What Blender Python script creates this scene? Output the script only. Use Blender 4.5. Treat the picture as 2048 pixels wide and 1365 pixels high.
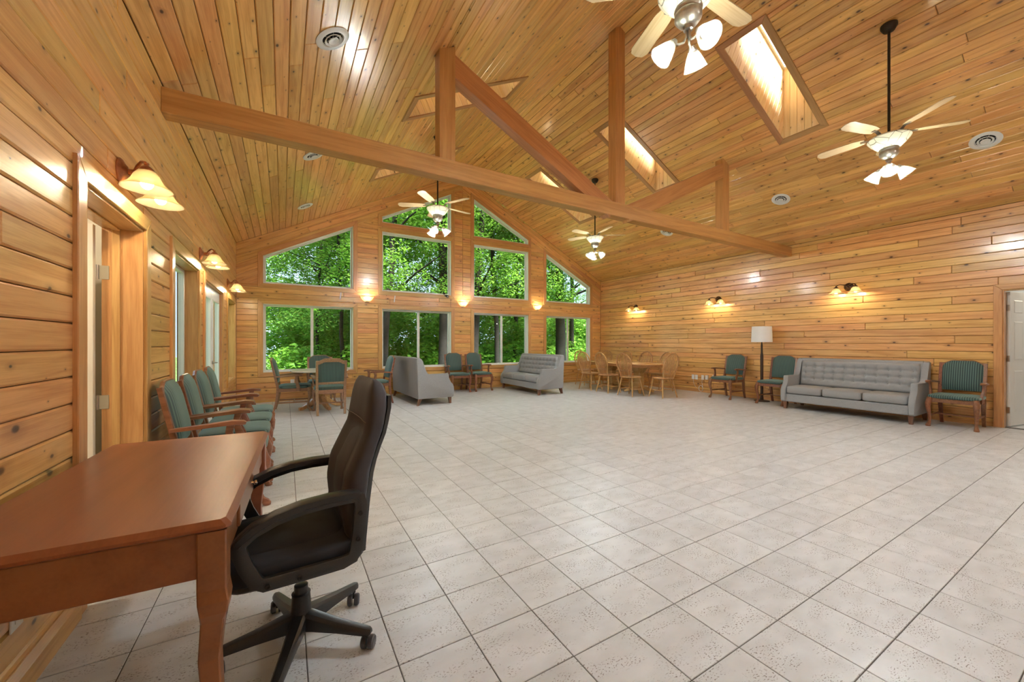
import bpy, math, random
from math import sin, cos, pi, radians, sqrt
from mathutils import Vector, Matrix

for o in list(bpy.data.objects):
    bpy.data.objects.remove(o)
SC = bpy.context.scene
COL = SC.collection
random.seed(7)

# ------------------------------------------------------------------ camera
CAMX, CAMH, YAW, FPX = 0.8193, 1.26, 0.5344, 774.6
cam = bpy.data.cameras.new('camera')
cam.sensor_width = 36.0
cam.sensor_fit = 'HORIZONTAL'
cam.lens = FPX / 2048 * 36
cam.shift_y = (685.68 - 682.5) / 2048
cam.clip_start = 0.02
camo = bpy.data.objects.new('camera', cam)
camo.location = (CAMX, 0, CAMH)
camo.rotation_euler = (pi / 2, 0, -YAW)
COL.objects.link(camo)
SC.camera = camo

# ------------------------------------------------------------------ sky, sun, exposure
world = bpy.data.worlds.new('sky')
SC.world = world
world.use_nodes = True
bg = world.node_tree.nodes['Background']
bg.inputs['Color'].default_value = (0.62, 0.80, 1.0, 1)
bg.inputs['Strength'].default_value = 0.85
sun = bpy.data.lights.new('sun', 'SUN')
sun.energy = 13.0
sun.angle = radians(12)
sun.color = (1.0, 0.95, 0.86)
suno = bpy.data.objects.new('sun', sun)
suno.rotation_euler = Vector((-0.12, 0.53, -0.84)).to_track_quat('-Z', 'Y').to_euler()
COL.objects.link(suno)
SC.view_settings.view_transform = 'Standard'
SC.view_settings.look = 'None'
SC.view_settings.exposure = 1.1
SC.view_settings.gamma = 1.0
SC.view_settings.use_curve_mapping = False
SC.cycles.max_bounces = 6
SC.cycles.caustics_reflective = False
SC.cycles.caustics_refractive = False
SC.cycles.sample_clamp_indirect = 6.0
SC.cycles.adaptive_threshold = 0.045
SC.cycles.diffuse_bounces = 3
SC.cycles.glossy_bounces = 2
SC.cycles.transmission_bounces = 4
SC.cycles.transparent_max_bounces = 10
FAN_W = 215.0      # watts of each fan bulb
SCONCE_W = 14.0    # watts of each wall lamp bulb
UPLIGHT_W = 7.5

# ------------------------------------------------------------------ room dimensions (metres)
W, D = 10.0, 9.68          # right wall, back wall
Y0 = -5.5                  # wall behind the camera
EAVE, RIDGE = 3.30, 5.81
RX = W / 2
SLOPE = (RIDGE - EAVE) / RX
SLEN = sqrt(RX * RX + (RIDGE - EAVE) ** 2)

# ------------------------------------------------------------------ materials
def new_mat(name):
    m = bpy.data.materials.new(name)
    m.use_nodes = True
    nt = m.node_tree
    b = nt.nodes['Principled BSDF']
    return m, nt, b

def N(nt, t, **kw):
    n = nt.nodes.new(t)
    for k, v in kw.items():
        setattr(n, k, v)
    return n

def ramp(nt, stops):
    r = N(nt, 'ShaderNodeValToRGB')
    e = r.color_ramp.elements
    while len(e) < len(stops):
        e.new(0.5)
    for i, (p, c) in enumerate(stops):
        e[i].position = p
        e[i].color = (*c, 1) if len(c) == 3 else c
    return r

def mixc(nt, a, b, fac, mode='MIX'):
    m = N(nt, 'ShaderNodeMix', data_type='RGBA', blend_type=mode)
    for i, s in ((6, a), (7, b), (0, fac)):
        if hasattr(s, 'links') or hasattr(s, 'is_linked'):
            nt.links.new(s, m.inputs[i])
        elif i == 0:
            m.inputs[0].default_value = s
        else:
            m.inputs[i].default_value = (*s, 1)
    return m.outputs[2]

def math_n(nt, op, a, b=None, c=None):
    m = N(nt, 'ShaderNodeMath', operation=op)
    for i, s in enumerate((a, b, c)):
        if s is None:
            continue
        if hasattr(s, 'is_linked'):
            nt.links.new(s, m.inputs[i])
        else:
            m.inputs[i].default_value = s
    return m.outputs[0]

def wood(name, light, dark, knots=0.0, rough=0.32, vary=0.25, grain=1.0, coat=0.0, axis=0, bump=0.15, dist=0.8):
    """procedural board wood; grain runs along local axis 0/1/2"""
    m, nt, b = new_mat(name)
    L = nt.links.new
    tc = N(nt, 'ShaderNodeTexCoord')
    oi = N(nt, 'ShaderNodeObjectInfo')
    off = N(nt, 'ShaderNodeCombineXYZ')
    L(math_n(nt, 'MULTIPLY', oi.outputs['Random'], 91.0), off.inputs[0])
    L(math_n(nt, 'MULTIPLY', oi.outputs['Random'], 37.0), off.inputs[1])
    add = N(nt, 'ShaderNodeVectorMath', operation='ADD')
    L(tc.outputs['Object'], add.inputs[0]); L(off.outputs[0], add.inputs[1])
    def mapped(s_al, s_ac):
        mp = N(nt, 'ShaderNodeMapping')
        sc = [s_ac] * 3
        sc[axis] = s_al
        mp.inputs['Scale'].default_value = sc
        L(add.outputs[0], mp.inputs['Vector'])
        return mp.outputs[0]
    n1 = N(nt, 'ShaderNodeTexNoise'); n1.inputs['Scale'].default_value = 1.0
    n1.inputs['Detail'].default_value = 4; n1.inputs['Distortion'].default_value = dist
    L(mapped(1.4 * grain, 22 * grain), n1.inputs['Vector'])
    n2 = N(nt, 'ShaderNodeTexNoise'); n2.inputs['Scale'].default_value = 1.0
    n2.inputs['Detail'].default_value = 3
    L(mapped(5 * grain, 180 * grain), n2.inputs['Vector'])
    r = ramp(nt, [(0.36, dark), (0.58, light)])
    g = math_n(nt, 'ADD', math_n(nt, 'MULTIPLY', n1.outputs[0], 0.72), math_n(nt, 'MULTIPLY', n2.outputs[0], 0.28))
    L(g, r.inputs[0])
    col = r.outputs[0]
    if knots:
        vo = N(nt, 'ShaderNodeTexVoronoi', voronoi_dimensions='2D')
        vo.inputs['Scale'].default_value = 1.0
        L(mapped(4.0, 7.0), vo.inputs['Vector'])
        d = vo.outputs['Distance']
        sep = N(nt, 'ShaderNodeSeparateColor'); L(vo.outputs['Color'], sep.inputs[0])
        gate = math_n(nt, 'LESS_THAN', sep.outputs[0], knots)
        size = math_n(nt, 'MULTIPLY_ADD', math_n(nt, 'POWER', sep.outputs[1], 2.5), 0.105, 0.018)
        rel = math_n(nt, 'DIVIDE', d, size)
        kr = ramp(nt, [(0.0, (1, 1, 1)), (0.55, (0.85, 0.85, 0.85)), (1.0, (0, 0, 0))])
        L(rel, kr.inputs[0])
        halo = ramp(nt, [(0.0, (0.6, 0.6, 0.6)), (1.0, (0, 0, 0))])
        L(math_n(nt, 'DIVIDE', rel, 3.2), halo.inputs[0])
        col = mixc(nt, col, tuple(c * 0.52 for c in dark), math_n(nt, 'MULTIPLY', halo.outputs[0], gate))
        col = mixc(nt, col, (0.055, 0.020, 0.007), math_n(nt, 'MULTIPLY', kr.outputs[0], gate))
    hsv = N(nt, 'ShaderNodeHueSaturation')
    L(math_n(nt, 'MULTIPLY_ADD', oi.outputs['Random'], vary, 1 - vary * 0.5), hsv.inputs['Value'])
    r2 = math_n(nt, 'FRACT', math_n(nt, 'MULTIPLY', oi.outputs['Random'], 17.31))
    L(math_n(nt, 'MULTIPLY_ADD', r2, 0.022, 0.489), hsv.inputs['Hue'])
    L(col, hsv.inputs['Color'])
    L(hsv.outputs[0], b.inputs['Base Color'])
    b.inputs['Roughness'].default_value = rough
    b.inputs['Coat Weight'].default_value = coat
    b.inputs['Coat Roughness'].default_value = 0.14
    bp = N(nt, 'ShaderNodeBump'); bp.inputs['Strength'].default_value = bump
    bp.inputs['Distance'].default_value = 0.004
    L(g, bp.inputs['Height']); L(bp.outputs[0], b.inputs['Normal'])
    return m

def plain(name, c, rough=0.5, metal=0.0, noise=0.0, nscale=40, coat=0.0, bump=0.0, spec=0.5):
    m, nt, b = new_mat(name)
    L = nt.links.new
    b.inputs['Roughness'].default_value = rough
    b.inputs['Metallic'].default_value = metal
    b.inputs['Coat Weight'].default_value = coat
    b.inputs['Specular IOR Level'].default_value = spec
    tc = N(nt, 'ShaderNodeTexCoord')
    n = N(nt, 'ShaderNodeTexNoise'); n.inputs['Scale'].default_value = nscale
    n.inputs['Detail'].default_value = 3
    L(tc.outputs['Object'], n.inputs['Vector'])
    v = noise
    r = ramp(nt, [(0.3, tuple(max(0, x * (1 - v)) for x in c)), (0.7, tuple(min(1, x * (1 + v)) for x in c))])
    L(n.outputs[0], r.inputs[0]); L(r.outputs[0], b.inputs['Base Color'])
    if bump:
        bp = N(nt, 'ShaderNodeBump'); bp.inputs['Strength'].default_value = bump
        bp.inputs['Distance'].default_value = 0.003
        L(n.outputs[0], bp.inputs['Height']); L(bp.outputs[0], b.inputs['Normal'])
    return m

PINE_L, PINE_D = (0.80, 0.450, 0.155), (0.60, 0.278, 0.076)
M = {}
M['pine_wall'] = wood('pine_wall', PINE_L, PINE_D, knots=0.55, rough=0.32, vary=0.26, coat=0.45)
M['pine_ceiling'] = wood('pine_ceiling', PINE_L, PINE_D, knots=0.75, rough=0.30, vary=0.30, coat=0.45)
M['pine_shaft_lit'] = wood('pine_shaft_lit', (0.88, 0.66, 0.38), (0.78, 0.52, 0.25), knots=0.6, rough=0.35, vary=0.15)  # paler than the ceiling pine: sky light and bounce put into the colour
M['backing'] = plain('backing', (0.10, 0.045, 0.016), 0.8)
M['beam'] = wood('beam', (0.56, 0.250, 0.085), (0.43, 0.170, 0.050), knots=0.06, rough=0.36, vary=0.10, coat=0.15)
M['oak_trim'] = wood('oak_trim', (0.66, 0.365, 0.125), (0.52, 0.255, 0.075), rough=0.33, vary=0.12, grain=1.4, coat=0.2)
M['oak_trim_z'] = wood('oak_trim_vertical', (0.66, 0.365, 0.125), (0.52, 0.255, 0.075), rough=0.33, vary=0.12, grain=1.4, coat=0.2, axis=1)
M['skylight_trim'] = wood('skylight_trim', (0.46, 0.24, 0.10), (0.36, 0.17, 0.065), rough=0.35, vary=0.08)
M['desk'] = wood('desk', (0.255, 0.090, 0.034), (0.205, 0.066, 0.024), rough=0.30, vary=0.05, grain=0.6, coat=0.0, axis=1, bump=0.02, dist=0.1)
M['chair_wood'] = wood('chair_wood', (0.27, 0.105, 0.048), (0.17, 0.058, 0.026), rough=0.30, vary=0.15, grain=2, coat=0.3)
M['chair_wood_b'] = wood('chair_wood_brown', (0.34, 0.19, 0.10), (0.24, 0.12, 0.06), rough=0.36, vary=0.15, grain=2, coat=0.2)
M['windsor'] = wood('windsor_oak', (0.62, 0.355, 0.140), (0.44, 0.215, 0.070), rough=0.28, vary=0.12, grain=2.2, coat=0.3, axis=2)
M['table_oak'] = wood('table_oak', (0.62, 0.36, 0.15), (0.50, 0.26, 0.09), rough=0.25, vary=0.1, grain=1.2, coat=0.4, axis=1)
M['lamp_pole'] = plain('lamp_pole', (0.045, 0.022, 0.014), 0.4)
M['sofa_leg'] = wood('sofa_leg', (0.22, 0.10, 0.055), (0.14, 0.06, 0.03), rough=0.35, vary=0.1, axis=2)
M['vinyl'] = plain('vinyl', (0.80, 0.78, 0.73), 0.4)
M['jamb_white'] = plain('jamb_white', (0.86, 0.85, 0.78), 0.45)
M['door_white'] = plain('door_white', (0.82, 0.81, 0.77), 0.42)
M['door_cream'] = plain('door_cream', (0.80, 0.71, 0.56), 0.45)
M['hall_wall'] = plain('hall_wall', (0.72, 0.76, 0.78), 0.7)
M['closet_wall'] = plain('closet_wall', (0.78, 0.68, 0.50), 0.7)
M['steel'] = plain('brushed_steel', (0.55, 0.53, 0.48), 0.32, 1.0)
M['chrome'] = plain('chrome', (0.78, 0.78, 0.78), 0.12, 1.0)
M['pewter'] = plain('pewter', (0.40, 0.385, 0.36), 0.28, 0.9, noise=0.15)
M['dark_rod'] = plain('dark_rod', (0.035, 0.028, 0.024), 0.4, 0.6)
M['copper'] = plain('copper', (0.42, 0.19, 0.115), 0.28, 0.95, noise=0.35, nscale=22)
M['bronze'] = plain('bronze', (0.10, 0.060, 0.042), 0.35, 0.8, noise=0.3)
M['white_metal'] = plain('white_metal', (0.78, 0.78, 0.76), 0.35)
M['black_hole'] = plain('duct_dark', (0.012, 0.011, 0.010), 0.8)
M['black_plastic'] = plain('black_plastic', (0.022, 0.022, 0.023), 0.32, noise=0.2, nscale=300, bump=0.08)
M['caster_grey'] = plain('caster_grey', (0.055, 0.055, 0.065), 0.4)
M['black_fabric'] = plain('black_fabric', (0.020, 0.021, 0.027), 0.7, noise=0.35, nscale=8, bump=0.0, spec=0.3)
M['brown_fabric'] = plain('brown_fabric', (0.046, 0.043, 0.049), 0.6, noise=0.3, nscale=6, spec=0.35)
M['seam'] = plain('seam_thread', (0.16, 0.13, 0.12), 0.7)
M['sofa_grey'] = plain('sofa_grey', (0.335, 0.335, 0.335), 0.85, noise=0.16, nscale=260, bump=0.25, spec=0.2)
M['outlet'] = plain('outlet_white', (0.85, 0.84, 0.80), 0.4)
M['tabletop_cream'] = plain('tabletop_cream', (0.72, 0.66, 0.58), 0.22, noise=0.06, nscale=120)
M['bark'] = plain('bark', (0.014, 0.012, 0.010), 0.9, noise=0.5, nscale=14, bump=0.6)
M['forest_floor'] = plain('forest_floor', (0.10, 0.17, 0.045), 0.9, noise=0.6, nscale=1.5)
M['lamp_shade'] = plain('lamp_shade_linen', (0.88, 0.85, 0.81), 0.8, noise=0.03, nscale=200)
M['tape'] = plain('tape_white', (0.80, 0.76, 0.70), 0.5)
M['grout'] = plain('grout', (0.105, 0.092, 0.080), 0.85, noise=0.2)
M['fan_blade'] = wood('fan_blade', (0.66, 0.50, 0.33), (0.55, 0.38, 0.22), rough=0.35, vary=0.05)

def tile_mat():
    m, nt, b = new_mat('tile')
    L = nt.links.new
    tc = N(nt, 'ShaderNodeTexCoord'); oi = N(nt, 'ShaderNodeObjectInfo')
    off = N(nt, 'ShaderNodeCombineXYZ')
    L(math_n(nt, 'MULTIPLY', oi.outputs['Random'], 53.0), off.inputs[0])
    L(math_n(nt, 'MULTIPLY', oi.outputs['Random'], 29.0), off.inputs[1])
    add = N(nt, 'ShaderNodeVectorMath', operation='ADD')
    L(tc.outputs['Object'], add.inputs[0]); L(off.outputs[0], add.inputs[1])
    def nz(sx, sy, det=3):
        mp = N(nt, 'ShaderNodeMapping'); mp.inputs['Scale'].default_value = (sx, sy, 1)
        L(add.outputs[0], mp.inputs['Vector'])
        n = N(nt, 'ShaderNodeTexNoise'); n.inputs['Scale'].default_value = 1; n.inputs['Detail'].default_value = det
        L(mp.outputs[0], n.inputs['Vector'])
        return n.outputs[0]
    cloud = ramp(nt, [(0.3, (0.548, 0.54, 0.522)), (0.7, (0.66, 0.655, 0.645))])
    L(nz(5, 9), cloud.inputs[0])
    pits = ramp(nt, [(0.585, (0, 0, 0)), (0.63, (1, 1, 1))])
    L(nz(95, 190, 2), pits.inputs[0])
    patch = ramp(nt, [(0.46, (0, 0, 0)), (0.57, (1, 1, 1))])
    L(nz(7, 15, 2), patch.inputs[0])
    f = math_n(nt, 'MULTIPLY', pits.outputs[0], patch.outputs[0])
    col = mixc(nt, cloud.outputs[0], (0.17, 0.13, 0.10), math_n(nt, 'MULTIPLY', f, 0.85))
    hsv = N(nt, 'ShaderNodeHueSaturation')
    L(math_n(nt, 'MULTIPLY_ADD', oi.outputs['Random'], 0.10, 0.95), hsv.inputs['Value'])
    L(col, hsv.inputs['Color']); L(hsv.outputs[0], b.inputs['Base Color'])
    b.inputs['Roughness'].default_value = 0.36
    b.inputs['Specular IOR Level'].default_value = 0.45
    bp = N(nt, 'ShaderNodeBump'); bp.inputs['Strength'].default_value = 0.35; bp.inputs['Distance'].default_value = 0.002
    bp.invert = True
    L(f, bp.inputs['Height']); L(bp.outputs[0], b.inputs['Normal'])
    return m
M['tile'] = tile_mat()

def stripe_mat():
    m, nt, b = new_mat('striped_fabric')
    L = nt.links.new
    tc = N(nt, 'ShaderNodeTexCoord')
    sp = N(nt, 'ShaderNodeSeparateXYZ'); L(tc.outputs['Object'], sp.inputs[0])
    ph = math_n(nt, 'FRACT', math_n(nt, 'MULTIPLY', math_n(nt, 'ADD', sp.outputs[1], 5.0), 1 / 0.0235))
    r = ramp(nt, [(0.0, (0.018, 0.040, 0.042)), (0.40, (0.016, 0.036, 0.038)), (0.50, (0.05, 0.115, 0.095)),
                  (0.62, (0.115, 0.185, 0.145)), (0.78, (0.095, 0.165, 0.135)), (0.92, (0.04, 0.09, 0.08))])
    L(ph, r.inputs[0]); L(r.outputs[0], b.inputs['Base Color'])
    b.inputs['Roughness'].default_value = 0.62
    b.inputs['Sheen Weight'].default_value = 0.5
    b.inputs['Sheen Tint'].default_value = (0.5, 0.75, 0.72, 1)
    return m
M['stripe'] = stripe_mat()

def glass_mat(name, tint=(1, 1, 1), ior=1.45):
    m, nt, b = new_mat(name)
    nt.nodes.remove(b)
    L = nt.links.new
    out = nt.nodes['Material Output']
    t = N(nt, 'ShaderNodeBsdfTransparent'); t.inputs[0].default_value = (*tint, 1)
    g = N(nt, 'ShaderNodeBsdfGlossy'); g.inputs['Roughness'].default_value = 0.0
    fr = N(nt, 'ShaderNodeFresnel'); fr.inputs[0].default_value = ior
    mx = N(nt, 'ShaderNodeMixShader')
    geo = N(nt, 'ShaderNodeNewGeometry')       # the pane's rear faces add no second reflection
    L(math_n(nt, 'MULTIPLY', fr.outputs[0], math_n(nt, 'SUBTRACT', 1.0, geo.outputs['Backfacing'])), mx.inputs[0])
    L(t.outputs[0], mx.inputs[1]); L(g.outputs[0], mx.inputs[2])
    L(mx.outputs[0], out.inputs[0])
    return m
M['glass'] = glass_mat('window_glass', (0.96, 0.985, 0.97))

def shade_mat(name, tint, trans=0.45, body=1.0):
    m, nt, b = new_mat(name)
    nt.nodes.remove(b)
    L = nt.links.new
    out = nt.nodes['Material Output']
    a = N(nt, 'ShaderNodeBsdfTranslucent'); a.inputs[0].default_value = (*[c * body for c in tint], 1)
    d = N(nt, 'ShaderNodeBsdfDiffuse'); d.inputs[0].default_value = (*[c * body for c in tint], 1)
    t = N(nt, 'ShaderNodeBsdfTransparent'); t.inputs[0].default_value = (*tint, 1)
    m1 = N(nt, 'ShaderNodeMixShader'); m1.inputs[0].default_value = 0.35
    m2 = N(nt, 'ShaderNodeMixShader'); m2.inputs[0].default_value = trans
    L(a.outputs[0], m1.inputs[1]); L(d.outputs[0], m1.inputs[2])
    L(m1.outputs[0], m2.inputs[1]); L(t.outputs[0], m2.inputs[2])
    L(m2.outputs[0], out.inputs[0])
    return m
M['shade_white'] = shade_mat('opal_glass', (1.0, 0.93, 0.80), 0.42, 0.22)
M['shade_cream'] = shade_mat('cream_glass', (1.0, 0.84, 0.55), 0.22, 0.45)
M['shade_mosaic'] = shade_mat('mosaic_glass', (1.0, 0.80, 0.50), 0.10, 0.25)

def emit_mat(name, c, s):
    m, nt, b = new_mat(name)
    b.inputs['Base Color'].default_value = (*c, 1)
    b.inputs['Emission Color'].default_value = (*c, 1)
    b.inputs['Emission Strength'].default_value = s
    m.cycles.emission_sampling = 'NONE'
    return m
M['bulb'] = emit_mat('bulb_glow', (1.0, 0.93, 0.80), 9.0)

def bowl_mat():
    m, nt, b = new_mat('leaded_bowl')
    L = nt.links.new
    tc = N(nt, 'ShaderNodeTexCoord')
    vo = N(nt, 'ShaderNodeTexVoronoi', feature='DISTANCE_TO_EDGE'); vo.inputs['Scale'].default_value = 9
    L(tc.outputs['Object'], vo.inputs['Vector'])
    r = ramp(nt, [(0.0, (0.06, 0.055, 0.05)), (0.035, (0.70, 0.66, 0.56))])
    L(vo.outputs[0], r.inputs[0]); L(r.outputs[0], b.inputs['Base Color'])
    b.inputs['Roughness'].default_value = 0.25
    return m
M['bowl'] = bowl_mat()

def leaf_mat(name, lo, hi):
    m, nt, b = new_mat(name)
    nt.nodes.remove(b)
    L = nt.links.new
    out = nt.nodes['Material Output']
    geo = N(nt, 'ShaderNodeNewGeometry'); oi = N(nt, 'ShaderNodeObjectInfo')
    r = ramp(nt, [(0.0, lo), (1.0, hi)])
    L(math_n(nt, 'MULTIPLY_ADD', oi.outputs['Random'], 0.35, math_n(nt, 'MULTIPLY', geo.outputs['Random Per Island'], 0.65)), r.inputs[0])
    d = N(nt, 'ShaderNodeBsdfDiffuse'); t = N(nt, 'ShaderNodeBsdfTranslucent')
    g = N(nt, 'ShaderNodeBsdfGlossy'); g.inputs['Roughness'].default_value = 0.45
    g.inputs[0].default_value = (0.5, 0.6, 0.5, 1)
    L(r.outputs[0], d.inputs[0])
    L(mixc(nt, r.outputs[0], (0.75, 1.0, 0.25), 0.25), t.inputs[0])
    mx = N(nt, 'ShaderNodeMixShader'); mx.inputs[0].default_value = 0.45
    L(d.outputs[0], mx.inputs[1]); L(t.outputs[0], mx.inputs[2])
    mx2 = N(nt, 'ShaderNodeMixShader'); mx2.inputs[0].default_value = 0.05
    L(mx.outputs[0], mx2.inputs[1]); L(g.outputs[0], mx2.inputs[2])
    L(mx2.outputs[0], out.inputs[0])
    return m
M['leaf'] = leaf_mat('leaves', (0.045, 0.16, 0.018), (0.24, 0.52, 0.05))
M['leaf_dark'] = leaf_mat('leaves_dark', (0.03, 0.115, 0.022), (0.14, 0.34, 0.045))

# ------------------------------------------------------------------ mesh builder
class MB:
    def __init__(self):
        self.v, self.f = [], []
    def add(self, vs, fs, T=None):
        k = len(self.v)
        self.v += [tuple(T @ Vector(p)) for p in vs] if T is not None else [tuple(p) for p in vs]
        self.f += [tuple(i + k for i in f) for f in fs]
        return self
    def box(self, x0, x1, y0, y1, z0, z1, c=0.0, T=None):
        """box, edges chamfered by c"""
        if c <= 0:
            vs = [(x, y, z) for x in (x0, x1) for y in (y0, y1) for z in (z0, z1)]
            fs = [(0, 1, 3, 2), (4, 6, 7, 5), (0, 4, 5, 1), (2, 3, 7, 6), (0, 2, 6, 4), (1, 5, 7, 3)]
            return self.add(vs, fs, T)
        X, Y, Z = (x0, x1), (y0, y1), (z0, z1)
        vs, idx = [], {}
        for i in (0, 1):
            for j in (0, 1):
                for k in (0, 1):
                    sx, sy, sz = (c, -c)[i], (c, -c)[j], (c, -c)[k]
                    for a in range(3):
                        p = [X[i] + sx, Y[j] + sy, Z[k] + sz]
                        p[a] = (X[i], Y[j], Z[k])[a]
                        idx[i, j, k, a] = len(vs); vs.append(p)
        fs = []
        for i in (0, 1):
            q = [idx[i, j, k, 0] for j, k in ((0, 0), (1, 0), (1, 1), (0, 1))]; fs.append(q if i else q[::-1])
            q = [idx[j, i, k, 1] for k, j in ((0, 0), (1, 0), (1, 1), (0, 1))]; fs.append(q if i else q[::-1])
            q = [idx[j, k, i, 2] for j, k in ((0, 0), (1, 0), (1, 1), (0, 1))]; fs.append(q if i else q[::-1])
        for i in (0, 1):
            for j in (0, 1):
                fs.append((idx[i, j, 0, 0], idx[i, j, 1, 0], idx[i, j, 1, 1], idx[i, j, 0, 1]))
                fs.append((idx[i, 0, j, 0], idx[i, 1, j, 0], idx[i, 1, j, 2], idx[i, 0, j, 2]))
                fs.append((idx[0, i, j, 1], idx[1, i, j, 1], idx[1, i, j, 2], idx[0, i, j, 2]))
                for k in (0, 1):
                    fs.append((idx[i, j, k, 0], idx[i, j, k, 1], idx[i, j, k, 2]))
        return self.add(vs, fs, T)
    def rings(self, rs, cap=True, closed=False, T=None):
        n = len(rs[0]); vs = [p for r in rs for p in r]; fs = []
        m = len(rs)
        for i in range(m if closed else m - 1):
            a, b = i * n, ((i + 1) % m) * n
            for j in range(n):
                k = (j + 1) % n
                fs.append((a + j, a + k, b + k, b + j))
        if cap and not closed:
            fs.append(tuple(range(n))[::-1]); fs.append(tuple(range((m - 1) * n, m * n)))
        return self.add(vs, fs, T)
    def lathe(self, prof, n=20, T=None, cap=True, a0=0.0, a1=2 * pi, sx=1.0, sy=1.0):
        full = abs(a1 - a0 - 2 * pi) < 1e-6
        if full:
            return self.rings([[(r * cos(2 * pi * j / n) * sx, r * sin(2 * pi * j / n) * sy, z) for j in range(n)] for r, z in prof], cap, False, T)
        vs, fs = [], []
        for r, z in prof:
            for j in range(n + 1):
                a = a0 + (a1 - a0) * j / n
                vs.append((r * cos(a) * sx, r * sin(a) * sy, z))
        for i in range(len(prof) - 1):
            for j in range(n):
                p = i * (n + 1) + j
                fs.append((p, p + 1, p + n + 2, p + n + 1))
        return self.add(vs, fs, T)
    def tube(self, pts, r, n=8, T=None, cap=True, closed=False, sq=None, up=(0, 0, 1)):
        """sweep; r number or list; sq=(w,h) makes a rectangular section"""
        P = [Vector(p) for p in pts]; m = len(P)
        R = r if isinstance(r, (list, tuple)) else [r] * m
        upv = Vector(up); rs = []
        prev = None
        for i, p in enumerate(P):
            if closed:
                t = P[(i + 1) % m] - P[i - 1]
            else:
                t = P[min(i + 1, m - 1)] - P[max(i - 1, 0)]
            t.normalize()
            if prev is None:
                a = t.cross(upv)
                if a.length < 1e-3:
                    a = t.cross(Vector((0, 1, 0)))
            else:
                a = prev - t * prev.dot(t)
            a.normalize(); b = t.cross(a); prev = a
            if sq:
                w, h = sq[0] * R[i] / 2, sq[1] * R[i] / 2
                k = 0.82
                prof = [(w, h * k), (w * k, h), (-w * k, h), (-w, h * k), (-w, -h * k), (-w * k, -h), (w * k, -h), (w, -h * k)]
                rs.append([p + a * x + b * y for x, y in prof])
            else:
                rs.append([p + (a * cos(2 * pi * j / n) + b * sin(2 * pi * j / n)) * R[i] for j in range(n)])
        return self.rings(rs, cap, closed, T)
    def prism(self, poly, z0, z1, T=None):
        n = len(poly)
        return self.rings([[(x, y, z0) for x, y in poly], [(x, y, z1) for x, y in poly]], True, False, T)
    def pillow(self, cx, cy, cz, sx, sy, sz, e=0.3, n=20, m=10, T=None, ez=None):
        """superellipsoid; half sizes"""
        ez = ez or e
        f = lambda t, p: math.copysign(abs(t) ** p, t)
        rs = []
        for i in range(1, m):
            ph = -pi / 2 + pi * i / m
            rs.append([(cx + sx * f(cos(ph), ez) * f(cos(2 * pi * j / n), e), cy + sy * f(cos(ph), ez) * f(sin(2 * pi * j / n), e),
                        cz + sz * f(sin(ph), ez)) for j in range(n)])
        return self.rings(rs, True, False, T)
    def build(self, name, mat, parent=None, smooth=False, Mx=None):
        me = bpy.data.meshes.new(name)
        me.from_pydata(self.v, [], self.f)
        import bmesh
        bm = bmesh.new(); bm.from_mesh(me)
        bmesh.ops.recalc_face_normals(bm, faces=bm.faces)
        bm.to_mesh(me); bm.free()
        me.materials.append(M[mat] if isinstance(mat, str) else mat)
        if smooth:
            me.polygons.foreach_set('use_smooth', [True] * len(me.polygons))
            if smooth != 'all':
                try:
                    me.set_sharp_from_angle(angle=radians(38))
                except Exception:
                    pass
        o = bpy.data.objects.new(name, me)
        COL.objects.link(o)
        if parent is not None:
            o.parent = parent
        if Mx is not None:
            o.matrix_local = Mx
        return o

def tag(o, label=None, cat=None, group=None, kind=None):
    for k, v in (('label', label), ('category', cat), ('group', group), ('kind', kind)):
        if v:
            o[k] = v
    return o

def empty(name, loc=(0, 0, 0), rz=0.0, Mx=None, **kw):
    o = bpy.data.objects.new(name, None)
    o.empty_display_size = 0.1
    COL.objects.link(o)
    if Mx is not None:
        o.matrix_world = Mx
    else:
        o.location = loc; o.rotation_euler = (0, 0, rz)
    tag(o, **kw)
    return o

def copy_tree(o, parent=None):
    c = o.copy(); COL.objects.link(c)
    c.parent = parent
    for ch in list(o.children):
        copy_tree(ch, c)
    return c

def place(proto, loc, rz, **kw):
    o = copy_tree(proto)
    o.location = loc; o.rotation_euler = (0, 0, rz)
    tag(o, **kw)
    return o

def drop(proto):
    for ch in list(proto.children):
        drop(ch)
    bpy.data.objects.remove(proto)

def point_light(name, parent, loc, watts, color, r=0.035):
    l = bpy.data.lights.new(name, 'POINT')
    l.energy = watts; l.color = color; l.shadow_soft_size = r
    o = bpy.data.objects.new(name, l)
    COL.objects.link(o); o.parent = parent; o.location = loc
    return o

# ------------------------------------------------------------------ planes, planks, frames
class Plane:
    def __init__(s, o, ux, uy):
        s.o, s.ux, s.uy = Vector(o), Vector(ux).normalized(), Vector(uy).normalized()
        s.n = s.ux.cross(s.uy)
        s.M = Matrix.Identity(4)
        for i, a in enumerate((s.ux, s.uy, s.n)):
            for j in range(3):
                s.M[j][i] = a[j]
        for j in range(3):
            s.M[j][3] = s.o[j]
BACK = Plane((0, D, 0), (1, 0, 0), (0, 0, 1))
LEFT = Plane((0, 0, 0), (0, 1, 0), (0, 0, 1))
RIGHT = Plane((W, 0, 0), (0, -1, 0), (0, 0, 1))       # a = -y
FRONT = Plane((0, Y0, 0), (-1, 0, 0), (0, 0, 1))      # a = -x
CL = Plane((0, 0, EAVE), (0, 1, 0), (1, 0, SLOPE))    # left slope, b up the slope
CR = Plane((W, 0, EAVE), (0, -1, 0), (-1, 0, SLOPE))  # a = -y

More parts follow.
